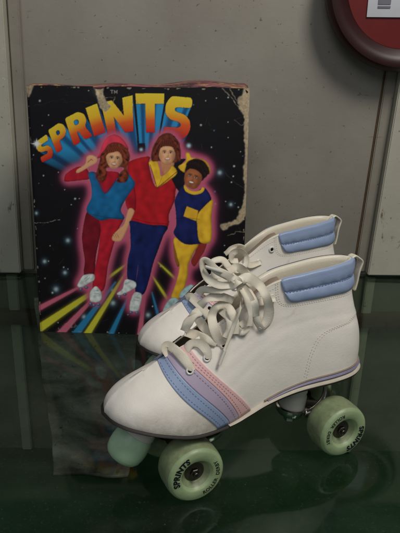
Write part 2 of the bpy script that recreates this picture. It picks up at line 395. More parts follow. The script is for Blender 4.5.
def round_(P, k=.22, n=5):
    P = [np.array(p, float) for p in P]; out = []
    for i in range(len(P)):
        a, b_, c_ = P[i - 1], P[i], P[(i + 1) % len(P)]; da = (a - b_) * min(1, k / np.linalg.norm(a - b_)) * .5 ; dc = (c_ - b_) * min(1, k / np.linalg.norm(c_ - b_)) * .5
        for t in np.linspace(0, 1, n): out.append((b_ + da) * (1 - t) ** 2 + 2 * b_ * t * (1 - t) + (b_ + dc) * t * t)
    return out
word = np.zeros((CH, CW), np.float32); side = np.zeros((CH, CW), np.float32); gradv = np.zeros((CH, CW), np.float32); lm = []
for L, *q in QD:
    m = np.zeros((CH, CW), np.float32)
    for ring in LET[L]:
        P = [quadmap(q, p) for p in (ring if L in 'INT' else round_(ring))]; m = np.abs(m - mask_poly(P))
        for i in range(len(P)):
            a, c_ = P[i], P[i - 1]; e = lambda p: p + (VPt - p) * .36
            side = np.maximum(side, mask_poly([a, c_, e(c_), e(a)]))
    t = mask_poly([quadmap(q, p) for p in ((-.1, -.1), (1.1, -.1), (1.1, 1.1), (-.1, 1.1))])
    hinv = H4([tuple(x) for x in q], [(0, 0), (1, 0), (1, 1), (0, 1)])
    den = hinv[2, 0] * PX + hinv[2, 1] * PY + hinv[2, 2]; gv = (hinv[1, 0] * PX + hinv[1, 1] * PY + hinv[1, 2]) / den
    gradv = np.where(m > 0, gv, gradv); word = np.maximum(word, m)
fall = np.clip((176 - PY - np.abs(PX - 120) * .03) / 26, 0, 1)
ang = np.arctan2(PX - VPt[0], VPt[1] - PY); stre = .5 + .5 * np.sin(ang * 46 + 1.3 * np.sin(ang * 17)); stre = .25 + .75 * np.clip(stre * 1.8 - .2, 0, 1)
sidecol = srgb((12, 40, 96))[None, None] * (1 - stre[..., None]) + srgb((46, 150, 206))[None, None] * stre[..., None]
put(blur(side, .25) * fall, sidecol)
def gr(v, st):
    out = np.zeros(v.shape + (3,), np.float32); st = [(p, srgb(c)) for p, c in st]; out[:] = st[0][1]
    for (p0, c0), (p1, c1) in zip(st, st[1:]):
        t = np.clip((v - p0) / (p1 - p0), 0, 1)[..., None]; out = np.where((v > p0)[..., None], c0 * (1 - t) + c1 * t, out)
    return out
put(np.clip(blur(word, .45) * 2.4, 0, 1), (16, 12, 20), .9)
put(word, gr(gradv, [(0, (240, 214, 56)), (.38, (240, 188, 44)), (.66, (228, 96, 38)), (1, (206, 34, 34))]))
# the three printed children
def stroke(pts, w, c, k=1, soft=.1):
    for p, q in zip(pts, pts[1:]):
        p = np.array(p, float); q = np.array(q, float); d = q - p; L_ = np.linalg.norm(d)
        if L_ == 0: continue
        n_ = np.array([-d[1], d[0]]) / L_ * w / 2; put(mask_poly([p - n_, p + n_, q + n_, q - n_]) if not soft else blur(mask_poly([p - n_, p + n_, q + n_, q - n_]), soft), c, k)
zf = lambda ox, oy, k: (lambda *p: [(ox + x / k, oy + y / k) for x, y in p])
ZA, ZB, ZC, ZD = zf(62, 132, 8), zf(100, 132, 8), zf(145, 130, 8), zf(172, 150, 8); ZE, ZF = zf(75, 175, 5.714), zf(150, 190, 5.714); ZG, ZH = zf(70, 235, 5), zf(140, 235, 5)
parts_ = []
def fig(pts, c, fold=.3, seed=1, rnd=1.6, ang=0, kind='cloth', crisp=False):
    parts_.append((mask_poly(pts if crisp else smoothpoly(pts)), c, fold, seed, rnd, ang, kind))
RD, NV_, YE, BU, SKN, HRB, SHO = (186, 26, 36), (24, 34, 92), (232, 184, 48), (22, 104, 156), (232, 172, 126), (120, 52, 30), (214, 222, 220)
# girl in blue vest
fig(ZB((-20, 215), (2, 170), (22, 105), (60, 50), (112, 24), (162, 38), (204, 80), (234, 140), (200, 150), (120, 100), (60, 150), (20, 200)), (222, 62, 86), .3, 8)
fig([(88, 211), (82.5, 234), (83, 247), (85, 261), (84.2, 275), (94, 275), (96.5, 255), (103, 222), (100, 214)], (120, 18, 34), .5, 3, 1.4)
fig([(99, 214), (124, 215), (118.5, 231), (113.5, 247), (108.5, 265), (103.8, 290), (93, 288.5), (95, 271), (98.6, 251), (101, 228)], (184, 28, 46), .6, 4, 1.6)
fig([(77.4, 286), (81.5, 278), (85, 275), (93.8, 274.4), (94.6, 280), (89, 283.6), (82, 287.6)], SHO, .3, 5, .8, 0, 'shoe')
fig([(90, 300), (90.4, 292), (96, 286.4), (101.2, 292), (101.8, 299), (98, 302.4), (92, 302)], SHO, .3, 6, .8, 0, 'shoe')
fig(ZA((18, 385), (32, 342), (88, 302), (140, 282), (200, 300), (225, 345), (222, 380), (150, 392), (60, 402), (25, 402)), (176, 24, 42), .5, 7, 1.3)
fig(ZA((120, 334), (122, 306), (188, 262), (200, 205), (238, 188), (286, 212), (280, 250), (232, 278), (150, 326)), SKN, .15, 9, 1.0, 0, 'skin')
fig([(150, 157), (132, 161), (128, 168), (131, 185), (134, 205), (132, 223), (150, 228), (168, 227.5), (170, 214), (175.5, 201), (177, 189), (182, 180), (177, 171), (158, 188), (150, 166)], RD, .45, 11, 2.6)
fig(ZE((325, 60), (345, 80), (352, 150), (344, 210), (308, 202), (292, 140)), (170, 22, 38), .5, 12, 1.1)
fig(ZE((310, 196), (343, 206), (322, 262), (280, 356), (255, 382), (216, 374), (220, 345), (250, 312), (284, 280)), SKN, .15, 13, 1.0, 0, 'skin')
fig(ZE((78, -6), (128, -4), (172, 108), (238, 34), (298, -8), (336, 28), (346, 62), (300, 130), (266, 200), (286, 245), (268, 257), (200, 252), (150, 263), (100, 236), (70, 212), (72, 180), (96, 130), (94, 60)), BU, .55, 14, 2.0)
fig(ZE((122, -12), (250, -12), (236, 36), (178, 108), (140, 50)), (178, 24, 44), .45, 15, 1.2)
fig(ZB((10, 185), (40, 150), (76, 104), (130, 86), (190, 108), (236, 160), (244, 222), (220, 290), (236, 345), (216, 402), (140, 404), (160, 340), (196, 290), (60, 290), (62, 340), (40, 396), (0, 402), (-28, 372), (-16, 300), (0, 240)), HRB, .9, 16, 1.6, 0, 'hair')
fig(ZB((52, 200), (70, 168), (110, 155), (160, 165), (184, 200), (182, 245), (150, 285), (118, 300), (84, 285), (62, 250)), SKN, .1, 17, 1.6, 0, 'skin')
# third child behind the middle one's shoulder
fig(ZD((-10, 120), (50, 82), (120, 76), (70, 140), (112, 190), (104, 300), (60, 330), (0, 220)), (20, 16, 28), .3, 20, 1)
fig(ZH((258, 132), (278, 90), (296, 36), (336, 34), (326, 80), (306, 112), (276, 158)), (146, 50, 44), .3, 21, 1.0, 0, 'skin')
fig(ZH((172, 40), (205, 60), (210, 110), (194, 160), (176, 120)), (150, 96, 34), .3, 22, 1.0)
fig(ZH((178, 14), (292, 40), (272, 90), (244, 150), (240, 205), (206, 312), (158, 318), (182, 240), (200, 160), (186, 100)), YE, .5, 23, 1.6)
fig(ZH((116, 382), (134, 340), (164, 314), (196, 324), (192, 360), (150, 386)), (176, 206, 206), .3, 24, .9, 0, 'shoe')
fig(ZH((198, 312), (214, 276), (258, 248), (284, 278), (262, 302), (226, 322)), (170, 204, 208), .3, 25, .9, 0, 'shoe')
fig([(184.5, 186), (193, 195), (205, 188), (212.5, 199), (208, 206), (202.5, 211), (198, 220), (202.5, 241), (200, 244), (185, 244), (174.5, 234), (177, 225), (176.5, 211), (175.8, 200)], NV_, .7, 26, 2.2)
fig(ZF((362, 56), (366, 80), (357, 150), (353, 292), (288, 297), (274, 200), (274, 150), (304, 108)), YE, .45, 27, 1.5)
fig(ZF((215, 94), (282, 120), (270, 180), (196, 152)), (222, 172, 44), .2, 28, .5, crisp=True)
fig(ZD((58, 136), (118, 95), (122, 28), (150, 30), (168, 64), (210, 66), (150, 110), (128, 145), (106, 182)), YE, .4, 29, 1.0)
fig(ZD((190, 72), (250, 74), (296, 104), (320, 165), (300, 196), (280, 120), (210, 90)), (214, 160, 50), .3, 33, .7)
fig(ZD((116, 230), (122, 120), (148, 88), (208, 72), (272, 98), (304, 150), (310, 184), (268, 232), (240, 250), (180, 240)), (34, 18, 18), .5, 31, 1.4, 0, 'hair')
fig(ZD((106, 226), (122, 170), (155, 142), (205, 150), (240, 180), (250, 228), (232, 276), (196, 312), (150, 308), (116, 276)), (166, 98, 60), .1, 32, 1.8, 15, 'skin')
fig(ZD((102, 286), (116, 332), (180, 360), (244, 348), (270, 314), (252, 298), (236, 322), (196, 334), (150, 322), (118, 290)), YE, .2, 30, .6)
# middle child
fig([(131.5, 221), (150, 225), (168, 226.5), (164, 236), (158.8, 250), (153.6, 264), (150, 278), (144, 294), (135.6, 292), (137, 276), (139, 262), (135.5, 283), (128, 280), (128, 261), (131, 247), (130.6, 228)], (22, 34, 90), .7, 36, 1.8)
fig(ZG((236, 292), (264, 270), (278, 224), (326, 234), (330, 262), (290, 286), (250, 302)), SHO, .3, 37, .8, 0, 'shoe')
fig(ZG((298, 372), (304, 330), (324, 288), (360, 298), (352, 350), (340, 380), (310, 382)), SHO, .3, 38, .8, 0, 'shoe')
fig(ZC((134, 236), (236, 240), (232, 310), (190, 372), (150, 340)), (206, 140, 98), .2, 39, 1.2, 0, 'skin')
fig(ZC((38, 262), (98, 244), (128, 318), (140, 372), (196, 330), (228, 288), (266, 344), (210, 400), (104, 462), (84, 400), (62, 330)), YE, .5, 40, 1.0)
fig(ZC((62, 252), (60, 180), (88, 108), (130, 48), (190, 26), (242, 48), (284, 108), (296, 190), (288, 250), (240, 262), (120, 250)), (104, 44, 28), .7, 41, 1.8, 0, 'hair')
fig(ZC((118, 190), (126, 142), (170, 120), (226, 128), (250, 165), (252, 205), (234, 252), (192, 280), (146, 262), (124, 228)), SKN, .1, 42, 1.8, 0, 'skin')
un = np.zeros((CH, CW), np.float32)
for q_ in parts_: un = np.maximum(un, q_[0])
put(np.clip(blur(un, 6.0) * 2.4, 0, 1), (96, 40, 78), .8); put(blur(np.clip((blur(un, 3.6) - .10) * 9, 0, 1), 2.0), (214, 100, 130), .92); put(np.clip(blur(un, 1.2) * 2.4 - .5, 0, 1), (232, 150, 168), .55)
for m, c, fo, sd, rnd, ang_, kind in parts_:
    rim = np.clip(blur(m, rnd) * 1.55 - .42, 0, 1)                      # airbrushed roundness of the printed figure
    bm_ = blur(m, rnd * .9); sh_ = int(rnd * SS * .7); vol = np.roll(bm_, -sh_, 1) - np.roll(bm_, sh_, 1) + .5 * (np.roll(bm_, -sh_, 0) - np.roll(bm_, sh_, 0))
    lit = .44 + .66 * rim + .42 * vol
    a_ = np.random.RandomState(sd).uniform(-.5, .5); ph = PX * math.cos(a_) + PY * math.sin(a_) * .6
    if kind == 'cloth': lit = lit * (1 + fo * (.22 * wob(sd, 1.9) + .14 * np.sin(ph * .6 + 2.6 * np.sin(PY * .11 + sd) + sd)))
    if kind == 'shoe': lit = lit * (1 + .12 * wob(sd, .8))
    if kind == 'skin': lit = .62 + .44 * rim + .22 * vol
    if kind == 'hair':
        ys, xs = np.nonzero(m > .5); hx, hy = xs.mean() / SS + AX0, ys.min() / SS + AY0 - 1
        an = np.arctan2(PX - hx, PY - hy); wv_ = 1.8 * np.sin(PY * .55 + sd) * (1 if fo > .8 else .2)
        st_ = np.sin(an * 30 + wv_) + .6 * wob(sd, .7); lit = (.55 + .5 * rim) * (1 + .42 * st_)
        m = np.clip(blur(m, .6) * 1.6 + .14 * st_ - .3, 0, 1)
    cc = np.clip(srgb(c)[None, None] * np.clip(lit, .12, 1.7)[..., None], 0, 1)
    put(np.clip(blur(m, .45) * 1.5, 0, 1), (14, 10, 16), .4); put(blur(m, .16), cc.astype(np.float32))
def spot(x, y, rx, ry, c, k=1., a=0, sf=.2): put(blur(ell(x, y, rx, ry, a), sf), c, k)
# faces: (px coordinates read off the print)
for cx, cy, sc_, a, skin, lipc in ((115.0, 160.2, 1.0, 6, SKN, (170, 50, 52)), (168.6, 154.5, 1.06, 2, SKN, (176, 92, 76)), (193.6, 178.4, 1.02, 16, (166, 98, 60), (120, 46, 40))):
    ca, sa = math.cos(R(a)), math.sin(R(a)); pt = lambda u, v: (cx + (u * ca - v * sa) * sc_, cy + (u * sa + v * ca) * sc_)
    dk = [x * .55 for x in skin]; hl = [min(255, x * 1.12 + 12) for x in skin]
    spot(*pt(-2.6, 1.0), 2.6, 2.6, hl, .7, a, .8); spot(*pt(2.8, .8), 2.2, 2.4, hl, .5, a, .8); spot(*pt(0, -4.6), 4, 2, hl, .5, a, 1); spot(*pt(6, 2), 2.2, 6, dk, .55, a, 1.2); spot(*pt(-6.4, 2), 1.4, 5, dk, .35, a, 1.0)
    for sx in (-1, 1):
        spot(*pt(sx * 3.1, -1.7), 2.0, 1.3, dk, .55, a, .5); spot(*pt(sx * 3.0, -1.5), 1.25, .62, (240, 232, 224), .8, a, .12); spot(*pt(sx * 2.9, -1.5), .72, .72, (32, 20, 20), 1, a, .12)
        spot(*pt(sx * 3.1, -3.3), 2.0, .5, (76, 40, 28), .8, a + sx * 8, .2); spot(*pt(sx * 3.0, -2.15), 1.7, .32, (50, 28, 24), .9, a + sx * 4, .12)
        spot(*pt(sx * 4.3, 2.4), 1.6, 1.3, (222, 108, 92), .35, a, .7)
    spot(*pt(.8, .6), .5, 2.2, dk, .35, a, .4); spot(*pt(.2, 1.9), 1.3, .55, dk, .6, a, .25); spot(*pt(-.1, 1.2), .6, .7, hl, .7, a, .3)
    spot(*pt(0, 4.5), 2.9, 1.3, lipc, .9, a, .2); spot(*pt(0, 4.3), 2.2, .7, (248, 243, 234), 1, a, .12); spot(*pt(0, 6.6), 1.9, .5, dk, .4, a, .4); spot(*pt(0, 8.0), 2.4, 1.0, dk, .4, a, .6)
# fringes over the foreheads
def fringe(pts, c, sd):
    m = mask_poly(smoothpoly(pts)); st_ = np.sin(PX * 3.1 + PY * .8 + 1.2 * np.sin(PY * .5 + sd)); cc = np.clip(srgb(c)[None, None] * (1 + .4 * st_[..., None]), 0, 1); put(np.clip(blur(m, .4) * 1.5 + .2 * st_ - .25, 0, 1), cc.astype(np.float32))
fringe(ZB((44, 215), (60, 160), (110, 118), (160, 128), (196, 190), (190, 240), (176, 190), (150, 160), (110, 168), (70, 178)), HRB, 1)
fringe(ZC((112, 215), (112, 150), (160, 88), (225, 92), (262, 150), (262, 215), (244, 168), (222, 138), (170, 134), (134, 150)), (96, 40, 26), 2)
fringe(ZD((118, 190), (140, 130), (190, 118), (244, 150), (258, 215), (238, 190), (208, 166), (170, 154), (140, 158)), (30, 16, 16), 3)
# hands, belts, trims, laces and skate wheels
for a_, b_ in (((112.5, 234), (115.5, 238)), ((114.8, 233), (117.4, 238.4)), ((117, 233.6), (119.4, 238))): stroke([a_, b_], .45, (150, 92, 66), .8)
stroke(ZA((206, 250), (238, 222), (250, 236)), .7, (120, 40, 40), .8); stroke(ZA((214, 212), (246, 200), (272, 218)), .5, (250, 206, 166), .8); stroke(ZE((120, -6), (172, 110), (240, 32)), .7, (10, 60, 100), .8); stroke([(151, 165), (158, 188.5), (178, 172)], .8, (120, 12, 22), .8)
stroke(ZC((160, 300), (150, 360), (118, 450)), .5, (170, 120, 30), .7); stroke(ZF((150, 165), (215, 160), (290, 170)), .5, (10, 16, 50), .5); stroke(ZE((100, 228), (180, 246), (268, 250)), .6, (12, 66, 108), .8); stroke([(134, 219), (150, 223), (168, 224)], .6, (120, 12, 22), .8)
for x, y in ((81, 289.5), (86.5, 287.6), (90.5, 304), (94, 305.4), (98.6, 304.6), (119.6, 297), (125, 294.5), (131, 312.5), (137, 313), (166, 313), (172, 310), (182, 299), (190, 297)):
    spot(x, y, 1.9, 1.5, (60, 84, 120), .9, 0, .2); spot(x - .4, y - .4, .8, .6, (150, 180, 204), .9, 0, .15)
for a_, b_ in (((84, 279.6), (88, 276.6)), ((86, 281), (90, 277.6)), ((94, 291), (98.6, 291)), ((93.6, 293.6), (99, 293.6)), ((125.5, 284), (129.6, 282.4)), ((134.6, 297), (140, 298)), ((134, 300), (139.6, 301))): stroke([a_, b_], .5, (140, 152, 156), .8)
# burst
for a in range(8):
    L_ = 5.5 if a % 2 == 0 else 3; d = np.array([math.cos(a * math.pi / 4), math.sin(a * math.pi / 4)]); n_ = np.array([-d[1], d[0]]); c0 = np.array([36.5, 144.5])
    put(blur(mask_poly([c0 - n_ * .8, c0 + n_ * .8, c0 + d * L_]), .15), (240, 244, 248))
put(np.exp(-((PX - 36.5) ** 2 + (PY - 144.5) ** 2) / (2 * 1.6 ** 2)), (245, 248, 250)); put(np.exp(-((PX - 190) ** 2 + (PY - 146) ** 2) / (2 * 1.3 ** 2)), (200, 230, 245)); put(np.exp(-((PX - 142) ** 2 + (PY - 150) ** 2) / (2 * 1.0)), (190, 225, 245))
# TM and a signature-like scrawl low left
stroke([(111, 90.5), (114, 90.5)], .6, (150, 146, 140)); stroke([(112.5, 90.5), (112.5, 94)], .6, (150, 146, 140)); stroke([(115, 94), (115, 90.5), (116.4, 93), (117.8, 90.5), (117.8, 94)], .6, (150, 146, 140))
# wear: creases, cracks, torn patches showing board
tan = (176, 158, 128)
def rough_line(pts, w, c, k, seed, j=.8):
    r_ = np.random.RandomState(seed); P = [np.array(pts[0], float)]
    for p, q in zip(pts, pts[1:]):
        n_ = max(2, int(np.hypot(q[0] - p[0], q[1] - p[1]) / 2.2))
        for t in range(1, n_ + 1): P.append(np.array(p) + (np.array(q, float) - p) * t / n_ + r_.normal(0, j * .5, 2))
    for a, c_ in zip(P, P[1:]): stroke([a, c_], w * r_.uniform(.3, 1.5), c, k * r_.uniform(.4, 1), 0)
def torn(pts, seed):
    m = mask_poly(smoothpoly(pts)); w = wob(seed, .7); mm = np.clip((blur(m, .8) + .16 * w - .45) * 12, 0, 1) * (blur(m, .8) > .08)
    t2 = np.clip(srgb(tan)[None, None] * (1 + .12 * wob(seed + 50, .5)[..., None]), 0, 1)
    put(np.clip(blur(mm, .6) * 1.3, 0, 1), (216, 208, 190), .5); put(mm, t2.astype(np.float32))
torn([(94, 84), (104, 83.5), (103, 92), (105, 99), (111, 107), (106, 112), (101, 108), (98, 99), (96, 90)], 30)
rough_line([(103, 99), (116, 97), (112, 108)], .8, (150, 134, 110), .7, 31)
torn([(245, 92), (253, 88), (253, 150), (250, 208), (244.5, 213), (246.5, 190), (245.5, 170), (247.5, 150), (246, 130), (248, 112)], 32)
torn([(248, 196), (250, 206), (243, 222), (232, 226), (224, 231), (222, 225), (236, 221), (243, 208)], 33)
torn([(240, 100), (247, 94), (252, 92), (250, 112), (247, 118)], 36); torn([(26, 87), (33, 86), (31, 92), (28, 98)], 37)
rough_line([(224, 88), (233, 97), (246, 113)], .9, (170, 158, 138), .8, 34); rough_line([(232, 88), (240, 103), (246, 108)], .8, (160, 146, 126), .8, 35)
rough_line([(236, 120), (244, 126), (249, 122)], .6, (130, 118, 102), .6, 38); rough_line([(228, 236), (240, 232), (247, 233)], .7, (150, 140, 122), .8, 39)
rough_line([(32, 224), (48, 223), (60, 220)], .5, (176, 170, 160), .8, 40); rough_line([(222, 170), (236, 182), (246, 190)], .5, (70, 66, 66), .8, 41)
rough_line([(62, 326), (66, 322), (70, 327), (74, 321), (78, 326), (66, 330), (58, 329)], .6, (150, 150, 150), .7, 42, 2); rough_line([(120, 118), (126, 104), (130, 94)], .4, (150, 130, 100), .4, 43)
rough_line([(138, 100), (150, 170), (160, 240)], .4, (60, 54, 54), .5, 44, 1); rough_line([(30, 108), (60, 100), (95, 104)], .4, (60, 56, 54), .6, 45, 1)
for i in range(60): # scratches
    x, y = RNG.uniform(30, 248), RNG.uniform(90, 330); a = RNG.uniform(0, 3.1); L_ = RNG.uniform(2, 9); stroke([(x, y), (x + L_ * math.cos(a), y + L_ * math.sin(a))], .3, (110, 104, 100), .22, 0)
Cn = [(26.0, 86.0), (252.3, 88.2), (241.8, 338.5), (40.0, 331.5)]    # art corners: TL TR BR BL
Hm = H4([(0, 0), (1, 0), (1, 1), (0, 1)], Cn)
BWID, BHGT, BDEP, LEAN = .3012, .354, .125, R(5)
NU, NV = 500, 590
uu, vv = np.meshgrid(np.linspace(0, 1, NU), np.linspace(0, 1, NV))
den = Hm[2, 0] * uu + Hm[2, 1] * vv + 1; ax_ = (Hm[0, 0] * uu + Hm[0, 1] * vv + Hm[0, 2]) / den; ay_ = (Hm[1, 0] * uu + Hm[1, 1] * vv + Hm[1, 2]) / den
fx = np.clip((ax_ - AX0) * SS, 0, CW - 2); fy = np.clip((ay_ - AY0) * SS, 0, CH - 2); ix = fx.astype(int); iy = fy.astype(int)
# average down the supersampled canvas a little
art_s = np.stack([blur(art[..., i], .16) for i in range(3)], -1)
colr = art_s[iy, ix]
edge = np.minimum(np.minimum(uu, 1 - uu) * BWID, np.minimum(vv, 1 - vv) * BHGT)
rn = np.random.RandomState(5); nz_ = rn.rand(NV, NU); kk = np.ones(5) / 5
for _ in range(2): nz_ = np.apply_along_axis(lambda a: np.convolve(a, kk, 'same'), 0, nz_); nz_ = np.apply_along_axis(lambda a: np.convolve(a, kk, 'same'), 1, nz_)
nz_ = (nz_ - nz_.mean()) / nz_.std()
wear = np.clip((.0016 + .0010 * nz_ - edge) / .0006, 0, 1)[..., None] * .75
colr = colr * (1 - wear) + srgb((168, 158, 140)) * wear
cx_, cz_ = uu * BWID, (1 - vv) * BHGT
bulge = -.0022 * np.sin(np.pi * uu) * np.sin(np.pi * vv) + .0006 * np.sin(5 * uu + 3 * vv) * np.sin(4 * vv)
bulge = bulge + np.where(uu > .97, (uu - .97) * .12, 0) + np.where(uu < .012, (.012 - uu) * .12, 0) + .004 * np.exp(-((uu - .33) ** 2 / .0006 + (1 - vv - 1) ** 2 / .0006))
verts = np.stack([cx_, bulge, cz_], -1).reshape(-1, 3)
idx = np.arange(NU * NV).reshape(NV, NU)
quads = np.stack([idx[1:, :-1], idx[1:, 1:], idx[:-1, 1:], idx[:-1, :-1]], -1).reshape(-1, 4)
bx = empty('shoe_box', (-.2387, .8384, .0), R(-3.28), 'black upright skate box with rainbow letters and three skating children, torn corners', 'box')
me = bpy.data.meshes.new('printed_front'); me.vertices.add(len(verts)); me.vertices.foreach_set('co', verts.ravel().astype(np.float32))
me.loops.add(quads.size); me.loops.foreach_set('vertex_index', quads.ravel().astype(np.int32)); me.polygons.add(len(quads))
me.polygons.foreach_set('loop_start', np.arange(0, quads.size, 4, dtype=np.int32)); me.polygons.foreach_set('loop_total', np.full(len(quads), 4, np.int32)) if bpy.app.version < (4, 1) else None
me.update(calc_edges=True); me.validate()
at = me.color_attributes.new('print', 'FLOAT_COLOR', 'POINT'); at.data.foreach_set('color', np.concatenate([colr.reshape(-1, 3), np.ones((NU * NV, 1))], 1).ravel().astype(np.float32))
me.polygons.foreach_set('use_smooth', [True] * len(me.polygons))
front = bpy.data.objects.new('printed_front', me); COL.objects.link(front); front.parent = bx; front.rotation_euler = (-LEAN, 0, 0)
k = NT('printed_card'); vc = k.n('ShaderNodeVertexColor', layer_name='print'); k.l(vc.outputs[0], k.b.inputs['Base Color']); k.set(Roughness=.45, Specular_IOR_Level=.3); k.bump(k.noise(30, 4), .08, .002); me.materials.append(k.m)
k = NT('black_card'); c = k.mix(k.ramp(k.noise(45, 7, .7), bw(.60, .68)), lin((24, 20, 22)), lin((150, 134, 110))); k.col(c); k.set(Roughness=.55); k.bump(k.noise(60, 4), .3, .002); M['card'] = k.m
k = NT('box_top_print')
c = k.mix(k.ramp(k.noise(26, 3, .6, (1, 6, 1)), bw(.45, .5)), lin((64, 40, 46)), lin((146, 84, 92)))
c = k.mix(k.ramp(k.noise(60, 4, .6, (1, 3, 1)), bw(.55, .6)), c, lin((186, 150, 84))); c = k.mix(k.ramp(k.noise(22, 6, .7), bw(.52, .62)), c, lin((96, 84, 74))); k.col(c); k.set(Roughness=.6); M['boxtop'] = k.m
b = MB(); b.box((BWID / 2, BDEP / 2 + .0035, BHGT / 2 - .0008), (BWID - .003, BDEP, BHGT - .003), bev=.0015)
o = b.build('carton', M['card'], bx); o.rotation_euler = (-LEAN, 0, 0)
nn = 60; vs = []
for j in range(13):
    for i in range(nn + 1):
        a = i / nn; c_ = j / 12
        z = BHGT + .0006 + .0055 * math.sin(math.pi * c_) * (.4 + a) + .0085 * math.exp(-((a - .80) / .13) ** 2) * c_ + .0012 * math.sin(17 * a + 4 * c_)
        if i == nn: z -= .004
        vs.append((BWID * (.004 + .99 * a), .0012 + (BDEP + .002) * c_, z))
fs = [(j * (nn + 1) + i, j * (nn + 1) + i + 1, (j + 1) * (nn + 1) + i + 1, (j + 1) * (nn + 1) + i) for j in range(12) for i in range(nn)]
o = obj('top_flap', vs, fs, M['boxtop'], bx); o.rotation_euler = (-LEAN, 0, 0); o.modifiers.new('thick', 'SOLIDIFY').thickness = .002
del art, art_s
#@@GEO
# ------------------------------------------------------------------ boot surface: S(t, v), t toe..heel, v sole..ridge/collar
# local axes: x toward the heel, y: minus is the side facing the camera, z up
Bp = np.array([(-.1557, 0), (-.151, .016), (-.140, .028), (-.121, .037), (-.096, .0415), (-.070, .041), (-.045, .037), (-.020, .032), (.005, .029), (.030, .029), (.055, .031), (.080, .032), (.103, .028), (.120, .016), (.1265, 0)])
Tp = np.array([(-.112, .1245, 0), (-.1115, .1248, 0), (-.110, .1255, 0), (-.106, .1278, 0), (-.098, .1325, .001), (-.085, .141, .0055), (-.064, .151, .0085), (-.043, .1625, .0095), (-.021, .1755, .0105), (.002, .189, .0115), (.023, .1965, .0140), (.050, .1995, .0160), (.080, .2020, .0160), (.102, .2030, .0110), (.1145, .2028, 0)])
HSu = np.array([-.160, -.140, -.110, -.080, -.040, 0, .040, .080, .130]); HSh = np.array([.0855, .0800, .0718, .0645, .0640, .0720, .0785, .0805, .0800])
THu = np.array([-.16, -.06, -.02, .01, .05, .13]); THh = np.array([.0032, .0036, .0054, .0080, .0112, .0125])
def cr(P, t):                       # catmull-rom through the rows of P at t in 0..1
    P = np.asarray(P, float); n = len(P) - 1; x = np.clip(np.asarray(t, float), 0, 1) * n; i = np.minimum(x.astype(int), n - 1); f = (x - i)[..., None]
    g = lambda j: P[np.clip(j, 0, n)]
    p0 = np.where((i == 0)[..., None], 2 * P[0] - P[1], g(i - 1)); p3 = np.where((i == n - 1)[..., None], 2 * P[n] - P[n - 1], g(i + 2)); p1, p2 = g(i), g(i + 1)
    return .5 * ((2 * p1) + (p2 - p0) * f + (2 * p0 - 5 * p1 + 4 * p2 - p3) * f * f + (3 * p1 - p0 - 3 * p2 + p3) * f ** 3)
def cub(xq, x, y):
    x = np.asarray(x); t = np.interp(xq, x, np.linspace(0, 1, len(x))); return cr(np.asarray(y)[:, None], t)[..., 0]
def sole_h(u): return cub(u, HSu, HSh)
def sole_t(u): return np.interp(u, THu, THh)
def lerp_tab(t, tab):               # smooth table look-up (monotone cubic)
    x = np.array([a for a, _ in tab], float) / 14; y = np.array([b for _, b in tab], float); h = np.diff(x); dl = np.diff(y) / h
    m = np.zeros(len(x)); m[0] = 0; m[-1] = dl[-1]
    for i in range(1, len(x) - 1): m[i] = 0 if dl[i - 1] * dl[i] <= 0 else 2 * dl[i - 1] * dl[i] / (dl[i - 1] + dl[i])
    t = np.asarray(t, float); i = np.clip(np.searchsorted(x, t, 'right') - 1, 0, len(x) - 2); u = np.clip((t - x[i]) / h[i], 0, 1)
    return (1 + 2 * u) * (1 - u) ** 2 * y[i] + u * (1 - u) ** 2 * h[i] * m[i] + u * u * (3 - 2 * u) * y[i + 1] + u * u * (u - 1) * h[i] * m[i + 1]
def S(t, v):                        # near side (y negative)
    t = np.asarray(t, float); v = np.asarray(v, float)
    B = cr(Bp, t); T = cr(Tp, t); e = 1e-3
    d = cr(Bp, np.minimum(t + e, 1)) - cr(Bp, np.maximum(t - e, 0)); d /= np.linalg.norm(d, axis=-1, keepdims=True)
    o = np.stack([-d[..., 1], d[..., 0]], -1)          # outward normal in plan (x, w)
    s0 = np.clip(t * 14 / 1.0, 0, 1)
    o = np.where((t < .004)[..., None], np.array([-1., 0]), o); o = np.where((t > .996)[..., None], np.array([1., 0]), o)
    b0 = np.stack([B[..., 0], B[..., 1], sole_h(B[..., 0]) + sole_t(B[..., 0]) - .002], -1); t0 = np.stack([T[..., 0], T[..., 2], T[..., 1]], -1)
    up = lerp_tab(t, [(0, .014), (2, .017), (4, .026), (5, .036), (6, .045), (8, .055), (10, .06), (14, .050)]); ou = lerp_tab(t, [(0, .003), (2, .004), (4, .007), (6, .006), (8, .001), (10, -.002), (12, .002), (14, .006)])
    p1 = b0 + np.stack([o[..., 0] * ou, o[..., 1] * ou, up], -1)
    ko = lerp_tab(t, [(0, .022), (2, .021), (4, .020), (6, .017), (8, .012), (9, .006), (10, .002), (14, .001)]); kd = lerp_tab(t, [(0, .009), (2, .010), (4, .010), (6, .016), (8, .03), (9, .045), (10, .05), (14, .052)])
    ox = lerp_tab(t, [(0, 1), (3, .8), (6, .2), (14, .0)])
    lean = lerp_tab(t, [(0, 0), (9, 0), (12, .0), (14, -.004)])
    p2 = t0 + np.stack([o[..., 0] * ko * ox + lean, np.maximum(o[..., 1], 0) * ko, -kd], -1)
    w = v[..., None]; P = (1 - w) ** 3 * b0 + 3 * (1 - w) ** 2 * w * p1 + 3 * (1 - w) * w * w * p2 + w ** 3 * t0
    return np.stack([P[..., 0], -P[..., 1], P[..., 2]], -1)
def SN(t, v):
    e = 2e-3; t = np.asarray(t, float); v = np.asarray(v, float)
    a = S(np.clip(t + e, 0, 1), v) - S(np.clip(t - e, 0, 1), v); b_ = S(t, np.clip(v + e, 0, 1)) - S(t, np.clip(v - e, 0, 1))
    n = np.cross(a, b_); n /= np.linalg.norm(n, axis=-1, keepdims=True) + 1e-12; return n
